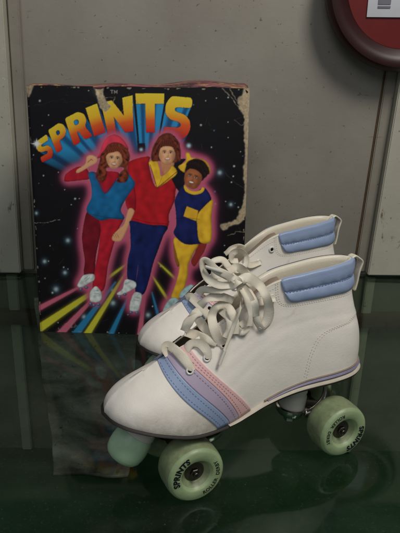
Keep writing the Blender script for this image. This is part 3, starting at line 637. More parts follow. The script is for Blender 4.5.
def O(t, v, d=0.0): return S(t, v) + SN(t, v) * np.asarray(d)[..., None]
#@@END
def grid(T_, V_, d, mirror=True):
    """solid-looking patches on both sides of the boot: T_, V_, d are 2-D arrays"""
    P = O(T_, V_, d); r_, c_ = T_.shape; vs = [tuple(p) for p in P.reshape(-1, 3)]
    fs = [(i * c_ + j, i * c_ + j + 1, (i + 1) * c_ + j + 1, (i + 1) * c_ + j) for i in range(r_ - 1) for j in range(c_ - 1)]
    if mirror:
        n_ = len(vs); vs += [(x, -y, z) for x, y, z in vs]; fs += [tuple(n_ + k_ for k_ in reversed(f)) for f in fs]
    return vs, fs
def far_side(o):
    """the same patch on the other flank of the boot"""
    me = o.data.copy(); me.transform(Matrix.Scale(-1, 4, (0, 1, 0))); me.flip_normals(); c = bpy.data.objects.new(o.name.split('.')[0], me); COL.objects.link(c); c.parent = o.parent; return c
def weld(o, dist=1e-5):
    bm = bmesh.new(); bm.from_mesh(o.data); bmesh.ops.remove_doubles(bm, verts=bm.verts, dist=dist); bmesh.ops.recalc_face_normals(bm, faces=bm.faces); bm.to_mesh(o.data); bm.free()
    o.data.polygons.foreach_set('use_smooth', [True] * len(o.data.polygons)); return o
def patch(name, tl, tr, v0, v1, mat, parent, lift=.0008, n=(24, 60), puff=None):
    """tl(v), tr(v) are the t of the left and right edges; edges drop into the leather"""
    V = np.linspace(v0, v1, n[1])[None, :].repeat(n[0], 0); a = np.linspace(0, 1, n[0])[:, None]
    T_ = tl(V) * (1 - a) + tr(V) * a; d = np.full(V.shape, lift)
    if puff is not None: d = d + puff(a + 0 * V, (V - v0) / (v1 - v0))
    d[0] = d[-1] = -.0004; d[:, 0] = -.0004
    T_[1] = T_[0] + (T_[1] - T_[0]) * .08; T_[-2] = T_[-1] - (T_[-1] - T_[-2]) * .08
    V[:, 1] = V[:, 0] + .004
    if v1 == 1.0: return weld(obj(name, *grid(T_, V, d), mat, parent))
    o = weld(obj(name, *grid(T_, V, d, False), mat, parent)); far_side(o); return o
def pl(tab):
    xs, ys = zip(*sorted(tab)); return lambda v: np.interp(v, xs, ys)
def plc(tab):
    tab = sorted(tab); xs, ys = zip(*tab); cf = np.polyfit(xs, ys, min(2, len(xs) - 1)); return lambda v: np.polyval(cf, v)
def dashes(dest, tv, step=.0034, ln=.0019, w=.00032, lift=.0008):
    """one seam of thread stitches along a (t, v) polyline, on each flank"""
    mb = MB()
    t = np.array([a for a, _ in tv], float); v = np.array([b_ for _, b_ in tv], float)
    q = np.linspace(0, 1, len(t)); qq = np.linspace(0, 1, 600); tt = cr(t[:, None], qq)[:, 0]; v2 = cr(v[:, None], qq)[:, 0]
    P = O(tt, v2, lift); N = SN(tt, v2); L = np.concatenate([[0], np.cumsum(np.linalg.norm(np.diff(P, axis=0), axis=1))])
    s = 0
    while s + ln < L[-1]:
        i0, i1 = np.searchsorted(L, s), min(np.searchsorted(L, s + ln), 599)
        if i1 > i0:
            a, b_, n_ = P[i0], P[i1], N[i0]; d = (b_ - a) / (np.linalg.norm(b_ - a) + 1e-9); sd = np.cross(n_, d) * w
            for m_ in (1,):
                f = lambda p: (p[0], p[1] * m_, p[2])
                pts = [a - sd, a + sd, b_ + sd, b_ - sd]; top = [p + n_ * .00012 - (p - (a + b_) / 2) * .25 for p in pts]
                mb.add([f(p) for p in pts + top], [(4, 5, 6, 7), (0, 1, 5, 4), (1, 2, 6, 5), (2, 3, 7, 6), (3, 0, 4, 7)])
        s += step
    far_side(mb.build('stitching', dest[0], dest[1], False))
def sole_band(name, t0, lo, hi, outset, mat, parent, bulge=.0008, scale=None):
    t = np.concatenate([[t0], np.linspace(t0, 1, 120)[1:]]); B = cr(Bp, t); u = B[:, 0]
    d = cr(Bp, np.minimum(t + 1e-3, 1)) - cr(Bp, np.maximum(t - 1e-3, 0)); d /= np.linalg.norm(d, axis=1, keepdims=True); o = np.stack([-d[:, 1], d[:, 0]], 1)
    if t0 == 0: o[0] = (-1, 0)
    o[-1] = (1, 0); base = sole_h(u); rows = []
    for q, ex in ((0, -.0008), (.18, 0), (.5, bulge), (.82, 0), (1, -.0008)):
        z = base + lo(u) * (1 - q) + hi(u) * q; w = B[:, 1] + o[:, 1] * (outset + ex)
        rows.append(np.stack([u + o[:, 0] * (outset + ex), -np.maximum(w, 0), z], 1))
    n_ = len(t); vs = [tuple(p) for r_ in rows for p in r_]; fs = []
    for k_ in range(4): fs += [(k_ * n_ + i, k_ * n_ + i + 1, (k_ + 1) * n_ + i + 1, (k_ + 1) * n_ + i) for i in range(n_ - 1)]
    m_ = len(vs); vs += [(x, -y, z) for x, y, z in vs]; fs += [tuple(m_ + q for q in reversed(f)) for f in fs]
    for base_i, fl in ((0, False), (4 * n_, True)):
        for i in range(n_ - 1):
            f = (base_i + i, m_ + base_i + i, m_ + base_i + i + 1, base_i + i + 1); fs.append(tuple(reversed(f)) if fl else f)
    if t0 > 0: fs.append(tuple(k_ * n_ for k_ in range(5)) + tuple(m_ + k_ * n_ for k_ in range(4, -1, -1)))
    o_ = weld(obj(name, vs, fs, mat, parent)); o_.data.set_sharp_from_angle(angle=R(50)); return o_

def text_mesh(s, size, bold=0, shear=0, spacing=1.0):
    cu = bpy.data.curves.new('lettering', 'FONT'); cu.body = s; cu.size = size; cu.offset = bold; cu.shear = shear; cu.space_character = spacing; cu.resolution_u = 3
    o = bpy.data.objects.new('lettering', cu); COL.objects.link(o); dg = bpy.context.evaluated_depsgraph_get(); dg.update()
    me = bpy.data.meshes.new_from_object(o.evaluated_get(dg)); bpy.data.objects.remove(o)
    bm = bmesh.new(); bm.from_mesh(me); bmesh.ops.triangulate(bm, faces=bm.faces)
    for _ in range(1): bmesh.ops.subdivide_edges(bm, edges=[e for e in bm.edges if e.calc_length() > size * .25], cuts=1)
    v = [tuple(q.co) for q in bm.verts]; f = [[q.index for q in g.verts] for g in bm.faces]; bm.free()
    xs = [q[0] for q in v]; x0, x1 = min(xs), max(xs)
    return [(q[0] - (x0 + x1) / 2, q[1]) for q in v], f, x1 - x0
def arc_text(mb, s, size, rad, centre_deg, clockwise, z, bold=0, shear=0, spacing=1.0):
    v, f, w = text_mesh(s, size, bold, shear, spacing); out = []
    for x, y in v:
        yy = y - size * .35
        a = R(centre_deg) + (-x / rad if clockwise else x / rad); r_ = rad + (yy if clockwise else -yy); out.append((r_ * math.cos(a), r_ * math.sin(a), z))
    mb.add(out, f)

BLL = plc([(1.0, .250), (.546, .293), (.054, .384)]); BLR = plc([(1.0, .306), (.546, .341), (.029, .429)])
LVR = plc([(.879, .361), (.5, .395), (.058, .455)]); PKR = plc([(.879, .395), (.446, .427), (.054, .496)])
EYES = [(.361, .683), (.421, .717), (.482, .742), (.540, .785), (.605, .845), (.668, .900)]

def make_skate():
    t_ = empty('roller_skate', (0, 0, 0), 0, 'x', 'roller skate', 'pair of white roller skates')
    # --- upper
    tt, vv_ = np.meshgrid(np.linspace(0, 1, 221), np.linspace(0, 1, 91), indexing='ij')
    wr = np.zeros(tt.shape)
    u_ = S(tt, vv_)
    # soft creases where the ankle and the vamp bend
    for (t0, v0, a, L_, am, wl) in ((.47, .33, .5, .16, .0006, .035), (.56, .50, .35, .2, .0005, .045), (.62, .62, .2, .16, .0004, .03), (.80, .55, -.15, .22, .0006, .05), (.88, .42, .1, .12, .0007, .04), (.30, .72, .8, .05, .0003, .02)):
        x = (tt - t0) * math.cos(a) + (vv_ - v0) * math.sin(a); y = -(tt - t0) * math.sin(a) + (vv_ - v0) * math.cos(a)
        wr -= am * np.exp(-(y / wl) ** 2 - (x / L_) ** 2)
    wr += .0002 * np.sin(tt * 31 + vv_ * 9) * np.sin(vv_ * 17 + tt * 12)
    # toe-cap seam shoulder: the vamp sits a hair lower beyond the blue stripe
    wr *= .45
    up = weld(obj('boot_upper', *grid(tt, vv_, wr), M['leather'], t_))
    # inner lining with rolled rim
    ts = np.linspace(.335, 1, 150); rows = [(1.0, .0002, -.0004), (1.0, .0000, .0003), (1.0, -.0014, .0007), (1.0, -.0032, .0005), (1.0, -.0048, -.0004), (.97, -.0056, 0), (.9, -.006, 0), (.78, -.006, 0), (.6, -.006, 0), (.4, -.006, 0), (.2, -.006, 0)]
    vs = []; n_ = len(ts)
    f_ = np.clip((ts - .60) / .08, 0, 1) * .75 + .25
    for v, d, z in rows:
        P = O(ts, np.full(n_, v), d * f_) ; P[:, 2] += z * f_; vs += [tuple(p) for p in P]
    fs = [(r_ * n_ + i, (r_ + 1) * n_ + i, (r_ + 1) * n_ + i + 1, r_ * n_ + i + 1) for r_ in range(len(rows) - 1) for i in range(n_ - 1)]
    m_ = len(vs); vs += [(x, -y, z) for x, y, z in vs]; fs += [tuple(m_ + q for q in reversed(f)) for f in fs]
    o = obj('lining', vs, fs, M['lining'], t_)
    P = O(ts, np.full(n_, .22), -.005); vs = [tuple(p) for p in P] + [(p[0], -p[1], p[2]) for p in P]
    obj('insole', vs, [(i, i + 1, n_ + i + 1, n_ + i) for i in range(n_ - 1)], M['tongue'], t_)
    # --- stripes
    patch('blue_stripe', BLL, BLR, .012, 1.0, M['blue'], t_, .0007)
    patch('lavender_stripe', lambda v: BLR(v) + .0005, LVR, .012, .985, M['lavender'], t_, .0009)
    patch('pink_stripe', lambda v: LVR(v) + .0005, PKR, .012, .985, M['pink'], t_, .0011)
    sb = (M['stitch_blue'], t_); e = .012
    for f, off in ((BLL, e), (BLR, -e)): dashes(sb, [(f(v) + off, v) for v in np.linspace(.03, .97, 8)], lift=.0009)
    sb = (M['stitch_dark'], t_)
    for f, off in ((LVR, -.010), (LVR, .010), (PKR, -.009)): dashes(sb, [(f(v) + off, v) for v in np.linspace(.03, .93, 8)], lift=.0013)
    # --- padded blue collar: two rolls with a quilted groove
    na, nb = 110, 46; a = np.linspace(0, 1, na)[:, None] + np.zeros((1, nb)); q = np.zeros((na, 1)) + np.linspace(0, 1, nb)[None]
    lowv = np.interp(a, [0, .04, .12, .3, .65, 1], [.835, .805, .79, .783, .764, .768])
    Tq = .700 + .300 * a + (1 - a) ** 8 * (.018 * (1 - q) ** 1.0)
    Vq = lowv + (1.0 - lowv) * q
    puff = .0026 * np.abs(np.sin(math.pi * np.clip(q * 2, 0, 2))) ** .55 * (1 - .12 * (q > .5)) * np.clip(a / .025, 0, 1) ** .5
    puff += .00025 * np.sin(a * 60) * np.exp(-((q - .5) / .12) ** 2) + .0002 * np.sin(a * 23 + 4 * q)
    d = .0006 + puff; d[0] = -.0006; d[:, 0] = -.0006; d[:, -3:] = np.minimum(d[:, -3:], np.array([.0018, .0006, -.0012])); d[:, nb // 2] = np.minimum(d[:, nb // 2], .0012)
    cv, cf = grid(Tq, Vq, d)
    rise = (.0013 * np.sin(np.clip((q - .86) / .14, 0, 1) * math.pi * .62) * np.clip(a / .03, 0, 1)).ravel(); rise = np.concatenate([rise, rise])
    weld(obj('padded_collar', [(x, y, z + e_) for (x, y, z), e_ in zip(cv, rise)], cf, M['blue'], t_))
    sb = (M['stitch_blue'], t_); dashes(sb, [(t, .5 * np.interp((t - .7) / .3, [0, .04, .12, .3, .65, 1], [.835, .805, .79, .783, .764, .768]) + .5) for t in np.linspace(.715, .995, 9)], .0036, .0024, .0004, .0018)
    sb = (M['stitch'], t_)
    for o1 in (.018, .034):
        path = [(.700 - o1 * .45, .995)] + [(.700 - o1 * .45, v) for v in (.93, .87)] + [(.703 - o1 * .3, .83 - o1 * .5), (.716, .805 - o1)] + [(t, np.interp(t, [.716, .74, .79, .9, 1], [.800, .79, .783, .764, .768]) - o1) for t in (.74, .77, .8, .84, .88, .92, .96, .995)]
        dashes(sb, path, .0026, .0015, .0004, .0002)
    heel = [(.895, .45), (.87, .425), (.83, .41), (.782, .375), (.748, .31), (.725, .233), (.705, .15), (.692, .06), (.686, .017)]
    for o1 in (0, .010): dashes(sb, [(t - o1 * .7, v + o1) for t, v in [(.985, .50), (.94, .475)] + heel], .0032, .0016, .0004, .0002)
    eye_edge = [(t, 1.0 - .035) for t in np.linspace(.36, .69, 10)]
    dashes(sb, eye_edge, .0028, .0016, .00035, .0002)
    # --- eyelets
    for i, (t, v) in enumerate(EYES):
        for sd in (1, -1):
            p = O(np.array(t), np.array(v), .0007 + (.0007 if i == 0 else 0)); n = SN(np.array(t), np.array(v)); p = Vector((p[0], p[1] * sd, p[2])); n = Vector((n[0], n[1] * sd, n[2]))
            b = MB(); b.lathe([(.0019, .0000), (.0021, .0008), (.0029, .0011), (.0036, .0007), (.0039, 0)], along(p, n), 24)
            e_ = b.build('eyelet', M['eyelet'], t_)
            b = MB(); b.lathe([(.0020, .0002), (.00001, .0002)], along(p, n), 20); b.build('hole', M['hole'], e_)
    # --- tongue
    C2 = np.array([(-.090, .137), (-.072, .1445), (-.054, .154), (-.034, .1655), (-.014, .178), (.002, .1885), (.014, .196), (.022, .1985)])
    q = np.linspace(0, 1, 60); c = cr(C2, q); wv = np.interp(q, [0, .2, .8, .93, 1], [.006, .009, .0105, .009, .006]); vs = []; K = 17
    tg = np.gradient(c, axis=0); tg /= np.linalg.norm(tg, axis=1, keepdims=True)
    for lay in (0, 1):
        for i in range(60):
            for j in range(K):
                s = -1 + 2 * j / (K - 1); nn_ = np.array([-tg[i, 1], tg[i, 0]]); off = -.0040 - .009 * abs(s) ** 2.2 - lay * .0045 * (1 - abs(s) ** 6 * .9) * (1 if 0 < i < 59 else .3)
                vs.append((c[i, 0] + nn_[0] * off, s * wv[i], c[i, 1] + nn_[1] * off))
    fs = [(l_ * 60 * K + i * K + j, l_ * 60 * K + i * K + j + 1, l_ * 60 * K + (i + 1) * K + j + 1, l_ * 60 * K + (i + 1) * K + j) for l_ in (0, 1) for i in range(59) for j in range(K - 1)]
    N_ = 60 * K; fs += [(i * K, (i + 1) * K, N_ + (i + 1) * K, N_ + i * K) for i in range(59)] + [(i * K + K - 1, (i + 1) * K + K - 1, N_ + (i + 1) * K + K - 1, N_ + i * K + K - 1) for i in range(59)]
    fs += [(59 * K + j, 59 * K + j + 1, N_ + 59 * K + j + 1, N_ + 59 * K + j) for j in range(K - 1)]
    weld(obj('tongue', vs, fs, M['tongue'], t_))
    # --- sole layers
    z0 = lambda u: 0 * u; to = lambda u: np.interp(u, [-.16, -.050, -.018], [.0034, .0034, .0008]); tw = lambda u: np.interp(u, [-.050, -.025, .01, .05], [.0036, .0044, .0050, .0055]); tl_ = lambda u: np.maximum(sole_t(u) - .0010, tw(u) + .0003)
    sole_band('outsole', 0, z0, to, .0022, M['outsole'], t_)
    sole_band('midsole', .425, lambda u: to(u) + .0001, tw, .0030, M['sole_white'], t_, .001)
    sole_band('wedge', .56, lambda u: tw(u) + .0001, tl_, .0016, M['sole_lav'], t_, .0012)
    sole_band('welt', .55, lambda u: np.maximum(tl_(u), tw(u)) + .0001, lambda u: np.maximum(sole_t(u), tw(u) + .0008), .0016, M['welt'], t_, .0002)
    # --- pull tab
    path = cr(np.array([(.1175, .166), (.1195, .175), (.1210, .186), (.1238, .1950), (.1232, .1985), (.119, .2020), (.1145, .2045), (.110, .2030)]), np.linspace(0, 1, 40)); tg = np.gradient(path, axis=0); tg /= np.linalg.norm(tg, axis=1, keepdims=True); vs = []; K = 7
    for i in range(40):
        for j in range(K):
            s = -1 + 2 * j / (K - 1); vs.append((path[i, 0] + .0035 * .2 * (1 - s * s), s * .0042, path[i, 1]))
    o = obj('pull_tab', vs, [(i * K + j, i * K + j + 1, (i + 1) * K + j + 1, (i + 1) * K + j) for i in range(39) for j in range(K - 1)], M['lining'], t_); md = o.modifiers.new('thick', 'SOLIDIFY'); md.thickness = .0018; md.offset = 0
    # --- plate
    us = np.linspace(-.128, .112, 40); vs = []
    for u in us:
        h = float(sole_h(u)); w = .024 if u < 0 else .021
        vs += [(u, -w, h - .0002), (u, w, h - .0002), (u, w * .9, h - .0045), (u, -w * .9, h - .0045)]
    fs = [(4 * i + a, 4 * i + (a + 1) % 4, 4 * i + 4 + (a + 1) % 4, 4 * i + 4 + a) for i in range(39) for a in range(4)] + [(3, 2, 1, 0), (156, 157, 158, 159)]
    pt = obj('plate', vs, fs, M['steel'], t_, flat_angle=30)
    b = MB()
    for u in (-.115, -.052, .018, .100):
        for s in (-.015, .015): b = MB(); b.lathe([(.0035, -.002), (.0032, 0), (.00001, .0005)], along((u, s, float(sole_h(u)) - .005), (0, 0, -1)), 16); b.build('rivet', M['steel'], pt)
    # --- trucks
    for nm, ua, sg in (('front', -.084, 1), ('rear', .084, -1)):
        hz = float(sole_h(ua)); kp = ua + sg * .034; hk = float(sole_h(kp))
        b = MB(); b.tube([(ua, -.0195, .029), (ua, .0195, .029)], .0066, 20)
        b.tube([(ua, 0, .029), (ua + sg * .012, 0, .034), (kp, 0, .040)], [.009, .0085, .0105], 16)
        b.tube([(ua, -.018, .029), (ua + sg * .02, -.006, .036), (kp, 0, .040)], [.0060, .0055, .006], 12); b.tube([(ua, .018, .029), (ua + sg * .02, .006, .036), (kp, 0, .040)], [.006, .0055, .006], 12)
        tr_ = b.build('truck', M['steel'], t_, flat=60)
        ax = Vector((sg * -.14, 0, 1)).normalized()
        b = MB(); p0 = Vector((kp, 0, .036)); b.lathe([(.0001, -.004), (.013, -.004), (.0165, .0), (.0172, .0055), (.0155, .0065), (.0135, .0035), (.0001, .0035)], along(p0, ax), 40); b.build('cup_washer', M['chrome'], tr_)
        b = MB(); L_ = hk - .040 - .004; b.lathe([(.0001, .003), (.0125, .003), (.0142, .006), (.0142, L_ * .55), (.0125, L_ * .62), (.0138, L_ * .7), (.0130, L_ + .001), (.0001, L_ + .001)], along(p0, ax), 40); b.build('cushion', M['cushion'], tr_)
        b = MB(); b.lathe([(.0001, -.012), (.0055, -.012), (.0062, -.011), (.0062, -.004)], along(p0, ax), 6); b.build('kingpin_nut', M['chrome'], tr_)
        b = MB(); c_ = cr(np.array([(kp, -.002, .0345), (kp + (ua - kp) * .4, -.010, .0335), (kp + (ua - kp) * .8, -.012, .040), (ua + sg * -.004, -.010, .052), (ua - sg * .008, -.006, hz - .001)]), np.linspace(0, 1, 24)); b.tube(c_, list(np.interp(np.linspace(0, 1, 24), [0, .5, .8, 1], [.0052, .0044, .0048, .0080])), 14)
        b.build('pivot_arm', M['chrome'], tr_, flat=60)
        b = MB(); b.box((ua - sg * .022, 0, hz - .004), (.022, .034, .006), None, .0015); b.build('bracket', M['cushion'], tr_)
        # wheels
        for sd in (1, -1):
            b = MB(); rw, hw = .0292, .0160
            prof = [(.0098, -hw + .006), (.0150, -hw), (.0240, -hw), (.0272, -hw + .0013), (rw - .0005, -hw + .0045), (rw, -hw + .009), (rw, hw - .010), (rw - .0004, hw - .0062), (.0280, hw - .0028), (.0262, hw - .0007), (.0252, hw), (.0172, hw), (.0162, hw - .0006), (.0150, hw - .0032), (.0112, hw - .0068), (.0100, hw - .0076), (.0098, hw - .012)]
            b.lathe(prof, None, 72); b.f = [f for f in b.f if len(f) == 4]
            w = b.build('wheel', M['wheel'], t_, flat=75); w.location = (ua, -sd * .0355, .0292); w.rotation_euler = (R(90) * sd, 0, 0)
            b = MB(); b.lathe([(.0099, hw - .0075), (.0084, hw - .0073), (.0074, hw - .0095), (.0052, hw - .0098), (.0048, hw - .0080), (.00001, hw - .0080)], None, 40); b.lathe([(.0099, -hw + .006), (.0001, -hw + .006)], None, 40); b.build('bearing', M['bearing'], w)
            b = MB(); b.lathe([(.0046, hw - .0082), (.0046, hw - .0050), (.0040, hw - .0044), (.0026, hw - .0044)], None, 6); b.lathe([(.0023, hw - .009), (.0023, hw - .0022), (.0019, hw - .0016), (.0001, hw - .0016)], None, 20); b.build('axle_nut', M['steel'], w, flat=30)
            ca = 152 if nm == 'front' else -38
            b = MB(); b2 = MB(); arc_text(b, 'SPRINTS', .0080, .0212, ca + 3, True, hw + .00012, .00046, .12, 1.10); arc_text(b2, 'ROLLER  DERBY', .0052, .0212, ca + 188, False, hw + .00012, .00016, 0, 1.08)
            b.build('lettering', M['print'], w, False); b2.build('lettering', M['print'], w, False)
    # --- toe stop
    d = Vector((-.60, 0, -.80)).normalized(); p = Vector((-.124, 0, .0570))
    b = MB(); b.lathe([(.0001, .0), (.0150, .0), (.0172, .0012), (.0186, .006), (.0194, .014), (.0192, .020), (.0180, .0255), (.0155, .0292), (.0120, .0312), (.0070, .0322), (.0001, .0325)], along(p, d), 56); b.build('toe_stop', M['stop'], t_)
    b = MB(); b.lathe([(.0001, -.001), (.0172, -.001), (.0176, .001), (.0168, .005), (.0150, .010), (.0120, .016), (.0001, .017)], along(p, -d), 48); b.build('stop_bracket', M['cushion'], t_)
    return t_

def copy_tree(o, parent=None):
    c = o.copy(); COL.objects.link(c)
    if parent: c.parent = parent
    for ch in [q for q in bpy.data.objects if q.parent == o]: copy_tree(ch, c)
    return c
sk1 = make_skate()
sk1.location = (.0543, .5577, 0); sk1.rotation_euler = (0, 0, R(24.641))
sk2 = copy_tree(sk1); sk2.location = (0.069, 0.705, 0); sk2.rotation_euler = (0, 0, R(29.2))
sk1['label'] = 'front white roller skate tied in a bow, wheel lettering in view, standing nearer'
sk2['label'] = 'rear white roller skate half hidden behind the front one, its top eyelet empty'

# ------------------------------------------------------------------ laces
def ribbon(mb, P, width=.0088, seed=0, th=.0008, view=(-.46, -.80, .38)):
    """P: list of (x, y, z, twist_deg) in skate space"""
    width *= .9; A = np.array(P, float); n_ = max(10, len(P) * 9); q = np.linspace(0, 1, n_); c = cr(A, q); pts = c[:, :3]; tw = np.radians(c[:, 3])
    r_ = np.random.RandomState(seed); ph = r_.uniform(0, 6, 4)
    tg = np.gradient(pts, axis=0); tg /= np.linalg.norm(tg, axis=1, keepdims=True) + 1e-9; vw = np.array(view) / np.linalg.norm(view); vs = []; K = 7
    prev = None
    for i in range(n_):
        s0 = np.cross(tg[i], vw); L_ = np.linalg.norm(s0); s0 = s0 / L_ if L_ > .15 else (prev if prev is not None else s0 / (L_ + 1e-9))
        if prev is not None and s0 @ prev < 0: s0 = -s0
        s0 -= tg[i] * (s0 @ tg[i]); s0 /= np.linalg.norm(s0); prev = s0; n0 = np.cross(s0, tg[i])
        a = tw[i] + .16 * math.sin(q[i] * 9 + ph[0]); sd = s0 * math.cos(a) + n0 * math.sin(a); nn_ = -s0 * math.sin(a) + n0 * math.cos(a)
        w = width / 2 * (1 + .10 * math.sin(q[i] * 11 + ph[1]))
        for side_ in (1, -1):
            for j in range(K):
                s = -1 + 2 * j / (K - 1); s *= side_
                cup = .0009 * (s * s) * math.sin(q[i] * 5 + ph[2]); edge_ = th / 2 * (1 - .55 * abs(s) ** 4)
                vs.append(pts[i] + sd * (s * w) + nn_ * (cup + side_ * edge_))
    K2 = 2 * K; fs = [(i * K2 + j, i * K2 + (j + 1) % K2, (i + 1) * K2 + (j + 1) % K2, (i + 1) * K2 + j) for i in range(n_ - 1) for j in range(K2)]
    fs += [tuple(range(K2 - 1, -1, -1)), tuple((n_ - 1) * K2 + j for j in range(K2))]
    mb.add(vs, fs); mb.fray = getattr(mb, 'fray', []) + [max(0, abs(-1 + 2 * (j % K) / (K - 1)) - .55) * 1.6 for _ in range(n_) for j in range(K2)]
def fray(o, mb): a = o.data.attributes.new('fray', 'FLOAT', 'POINT'); a.data.foreach_set('value', mb.fray)
def aglet(P, parent):
    b = MB(); b.tube(P, .0015, 12); return b.build('aglet', M['aglet'], parent)
M['aglet'] = plain('clear_plastic_tip', (222, 218, 206), .25)
#@@LACES
LACE_FRONT = [(0.0102, [(-0.079, -0.0253, 0.1257, 0.0), (-0.0819, -0.0215, 0.1333, 0.0), (-0.0865, -0.0137, 0.1397, 0.0), (-0.0912, -0.0033, 0.144, 0.0), (-0.0946, -0.0017, 0.1428, 25.0), (-0.0924, -0.0036, 0.135, 40.0)]), (0.009, [(-0.0617, -0.0238, 0.1341, 0.0), (-0.0617, -0.0215, 0.1413, 5.0), (-0.0657, -0.0169, 0.1472, 5.0), (-0.0722, -0.013, 0.1478, -5.0), (-0.0777, -0.0118, 0.1431, -15.0), (-0.0806, -0.0115, 0.1363, -25.0)]), (0.0095, [(-0.0511, -0.0205, 0.147, 0.0), (-0.0599, -0.0173, 0.1514, 0.0), (-0.0655, -0.0049, 0.151, 0.0), (-0.0764, -0.0041, 0.1559, 10.0)]), (0.0092, [(-0.0771, -0.0033, 0.1567, 0.0), (-0.0741, -0.0058, 0.1654, 0.0), (-0.0684, -0.0066, 0.1728, 0.0), (-0.062, -0.0058, 0.1754, 10.0)]), (0.0092, [(-0.0551, -0.018, 0.1528, 0.0), (-0.0577, -0.0057, 0.1581, 0.0), (-0.0656, -0.007, 0.1694, 5.0), (-0.0718, -0.005, 0.1738, 10.0)]), (0.009, [(-0.045, -0.021, 0.1439, 0.0), (-0.0503, -0.0209, 0.1522, 0.0), (-0.053, -0.0175, 0.1614, 0.0), (-0.0511, -0.009, 0.1697, 0.0), (-0.0465, -0.0098, 0.1784, 0.0), (-0.0371, -0.0098, 0.1777, 0.0), (-0.0354, -0.019, 0.1741, 10.0), (-0.0331, -0.0214, 0.1634, 15.0), (-0.0334, -0.0225, 0.1537, 20.0)]), (0.0085, [(-0.0617, -0.005, 0.1801, 0.0), (-0.0572, -0.0083, 0.1866, 10.0), (-0.0498, -0.0099, 0.189, 5.0), (-0.0394, -0.0099, 0.1873, 0.0), (-0.0293, -0.0089, 0.1812, 0.0)]), (0.0085, [(-0.0422, -0.0214, 0.1508, 0.0), (-0.0384, -0.0216, 0.1604, 0.0), (-0.0387, -0.0176, 0.17, 0.0), (-0.0406, -0.0065, 0.1739, 10.0)]), (0.01, [(-0.0274, -0.0139, 0.2019, 0.0), (-0.0178, -0.0155, 0.2049, 0.0), (-0.0051, -0.0144, 0.1956, 0.0), (-0.0035, -0.0254, 0.1883, 0.0), (0.0005, -0.0253, 0.1744, 5.0), (-0.0006, -0.0246, 0.1619, 10.0), (-0.0056, -0.0245, 0.1544, 30.0)]), (0.0085, [(-0.0056, -0.0245, 0.1544, 20.0), (-0.011, -0.0238, 0.1624, 10.0), (-0.0142, -0.0227, 0.1749, 0.0), (-0.0184, -0.0216, 0.1873, 0.0), (-0.0236, -0.013, 0.197, 0.0)]), (0.008, [(-0.0256, -0.0147, 0.1989, 0.0), (-0.0156, -0.0145, 0.1902, 5.0), (-0.0155, -0.0244, 0.1829, 5.0), (-0.0123, -0.0237, 0.1688, 5.0)]), (0.008, [(-0.0305, -0.014, 0.2034, 0.0), (-0.0405, -0.015, 0.2111, 0.0), (-0.0504, -0.0143, 0.2172, 10.0), (-0.0578, -0.0128, 0.2254, 40.0), (-0.0623, -0.012, 0.2267, 60.0), (-0.0618, -0.0111, 0.2187, 50.0), (-0.0571, -0.0118, 0.2086, 20.0), (-0.0462, -0.0125, 0.2013, 0.0), (-0.0342, -0.0132, 0.1997, 0.0)]), (0.0078, [(-0.0317, -0.0123, 0.2, 0.0), (-0.0419, -0.0124, 0.1967, 0.0), (-0.052, -0.01, 0.1964, 0.0), (-0.06, -0.0076, 0.1968, 10.0), (-0.0638, -0.005, 0.1925, 30.0)]), (0.0088, [(-0.0349, -0.0141, 0.208, 0.0), (-0.0302, -0.0172, 0.2045, 0.0), (-0.0243, -0.0146, 0.1947, 0.0)]), (0.0078, [(-0.0218, -0.0131, 0.2057, 0.0), (-0.0306, -0.018, 0.2039, 0.0), (-0.0355, -0.014, 0.1972, 0.0)]), (0.0052, [(-0.0269, -0.0155, 0.1964, 10.0), (-0.0235, -0.0137, 0.1851, 50.0), (-0.0301, -0.0227, 0.1767, 60.0), (-0.0353, -0.0235, 0.1627, 60.0), (-0.0416, -0.0263, 0.1498, 55.0), (-0.0467, -0.0286, 0.1416, 45.0)]), (0.0062, [(-0.0244, -0.0146, 0.1957, 10.0), (-0.0223, -0.023, 0.1865, 20.0), (-0.0195, -0.0247, 0.1736, 30.0), (-0.0203, -0.0252, 0.1606, 30.0)]), (0.0082, [(0.0127, -0.0153, 0.1797, 0.0), (0.0031, -0.0166, 0.1797, 0.0), (-0.0072, -0.0176, 0.1788, 0.0), (-0.018, -0.0174, 0.1816, 0.0)]), (0.0085, [(-0.0106, -0.0065, 0.2017, 0.0), (-0.0189, -0.0074, 0.2102, 10.0), (-0.0265, -0.0075, 0.2143, 10.0), (-0.0341, -0.0083, 0.2108, 0.0)]), (0.0085, [(-0.0253, -0.0184, 0.1638, 0.0), (-0.0218, -0.0223, 0.1575, 0.0), (-0.027, -0.0223, 0.1534, 10.0), (-0.0325, -0.0203, 0.1587, 20.0)])]
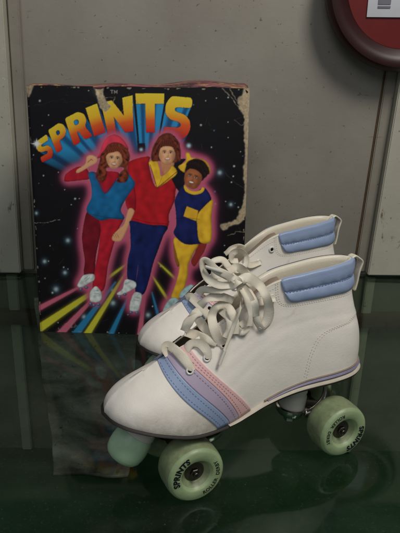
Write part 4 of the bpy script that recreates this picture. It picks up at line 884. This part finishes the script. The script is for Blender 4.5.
LACE_REAR = [(0.0098, [(-0.0811, -0.0349, 0.1135, 0.0), (-0.0874, -0.0298, 0.1239, 0.0), (-0.0927, -0.0206, 0.1324, 0.0), (-0.0956, -0.0094, 0.1374, 0.0), (-0.0989, -0.0033, 0.1345, 20.0)]), (0.0088, [(-0.0598, -0.0271, 0.1332, 0.0), (-0.0701, -0.0241, 0.1391, 0.0), (-0.08, -0.0185, 0.1439, 0.0), (-0.082, -0.0127, 0.1483, 30.0)]), (0.0082, [(-0.0751, -0.0114, 0.1745, 25.0), (-0.0665, -0.0122, 0.1781, 30.0), (-0.0563, -0.0129, 0.1766, 25.0), (-0.0525, -0.0222, 0.1693, 20.0), (-0.0432, -0.0267, 0.1667, 20.0), (-0.0338, -0.0265, 0.1724, 30.0), (-0.0255, -0.0134, 0.1779, 40.0), (-0.0355, -0.0135, 0.1856, 45.0), (-0.0449, -0.0136, 0.1835, 40.0), (-0.0441, -0.0128, 0.1746, 30.0), (-0.0353, -0.0119, 0.1716, 30.0)]), (0.0072, [(-0.0058, -0.016, 0.1668, 0.0), (-0.0199, -0.0183, 0.1662, 0.0), (-0.0311, -0.0184, 0.1681, 0.0), (-0.042, -0.0184, 0.1663, 0.0)]), (0.008, [(-0.0265, -0.0103, 0.1845, 40.0), (-0.0355, -0.0112, 0.1898, 40.0), (-0.0449, -0.0112, 0.1876, 40.0), (-0.0523, -0.0105, 0.1825, 30.0)]), (0.0085, [(-0.038, -0.0209, 0.1615, 0.0), (-0.0541, -0.0212, 0.1571, 0.0), (-0.0688, -0.0193, 0.1518, 0.0), (-0.079, -0.019, 0.1438, 0.0)]), (0.0088, [(-0.0438, -0.0224, 0.1458, 0.0), (-0.0528, -0.0191, 0.1537, 0.0), (-0.0639, -0.0152, 0.158, 0.0), (-0.0686, -0.0073, 0.1599, 30.0)])]
AGLETS = [(0, [(-0.0467, -0.0286, 0.1416, 0.0), (-0.0504, -0.0301, 0.1359, 0.0), (-0.0536, -0.0317, 0.1301, 0.0)]), (0, [(-0.0451, -0.0159, 0.215, 0.0), (-0.0529, -0.0152, 0.2183, 0.0), (-0.0615, -0.0145, 0.2222, 0.0)])]
b = MB()
for i, (w, P) in enumerate(LACE_FRONT): ribbon(b, P, w, i)
lace1 = b.build('lace', M['lace'], sk1, flat=80); fray(lace1, b)
for w, P in AGLETS: aglet([p[:3] for p in P], lace1)
b = MB()
for i, (w, P) in enumerate(LACE_REAR): ribbon(b, P, w, 40 + i)
fray(b.build('lace', M['lace'], sk2, flat=80), b)
for o in bpy.data.objects:
    if o.type == 'MESH' and o.parent is None and 'category' not in o and 'kind' not in o: print('UNTAGGED', o.name)
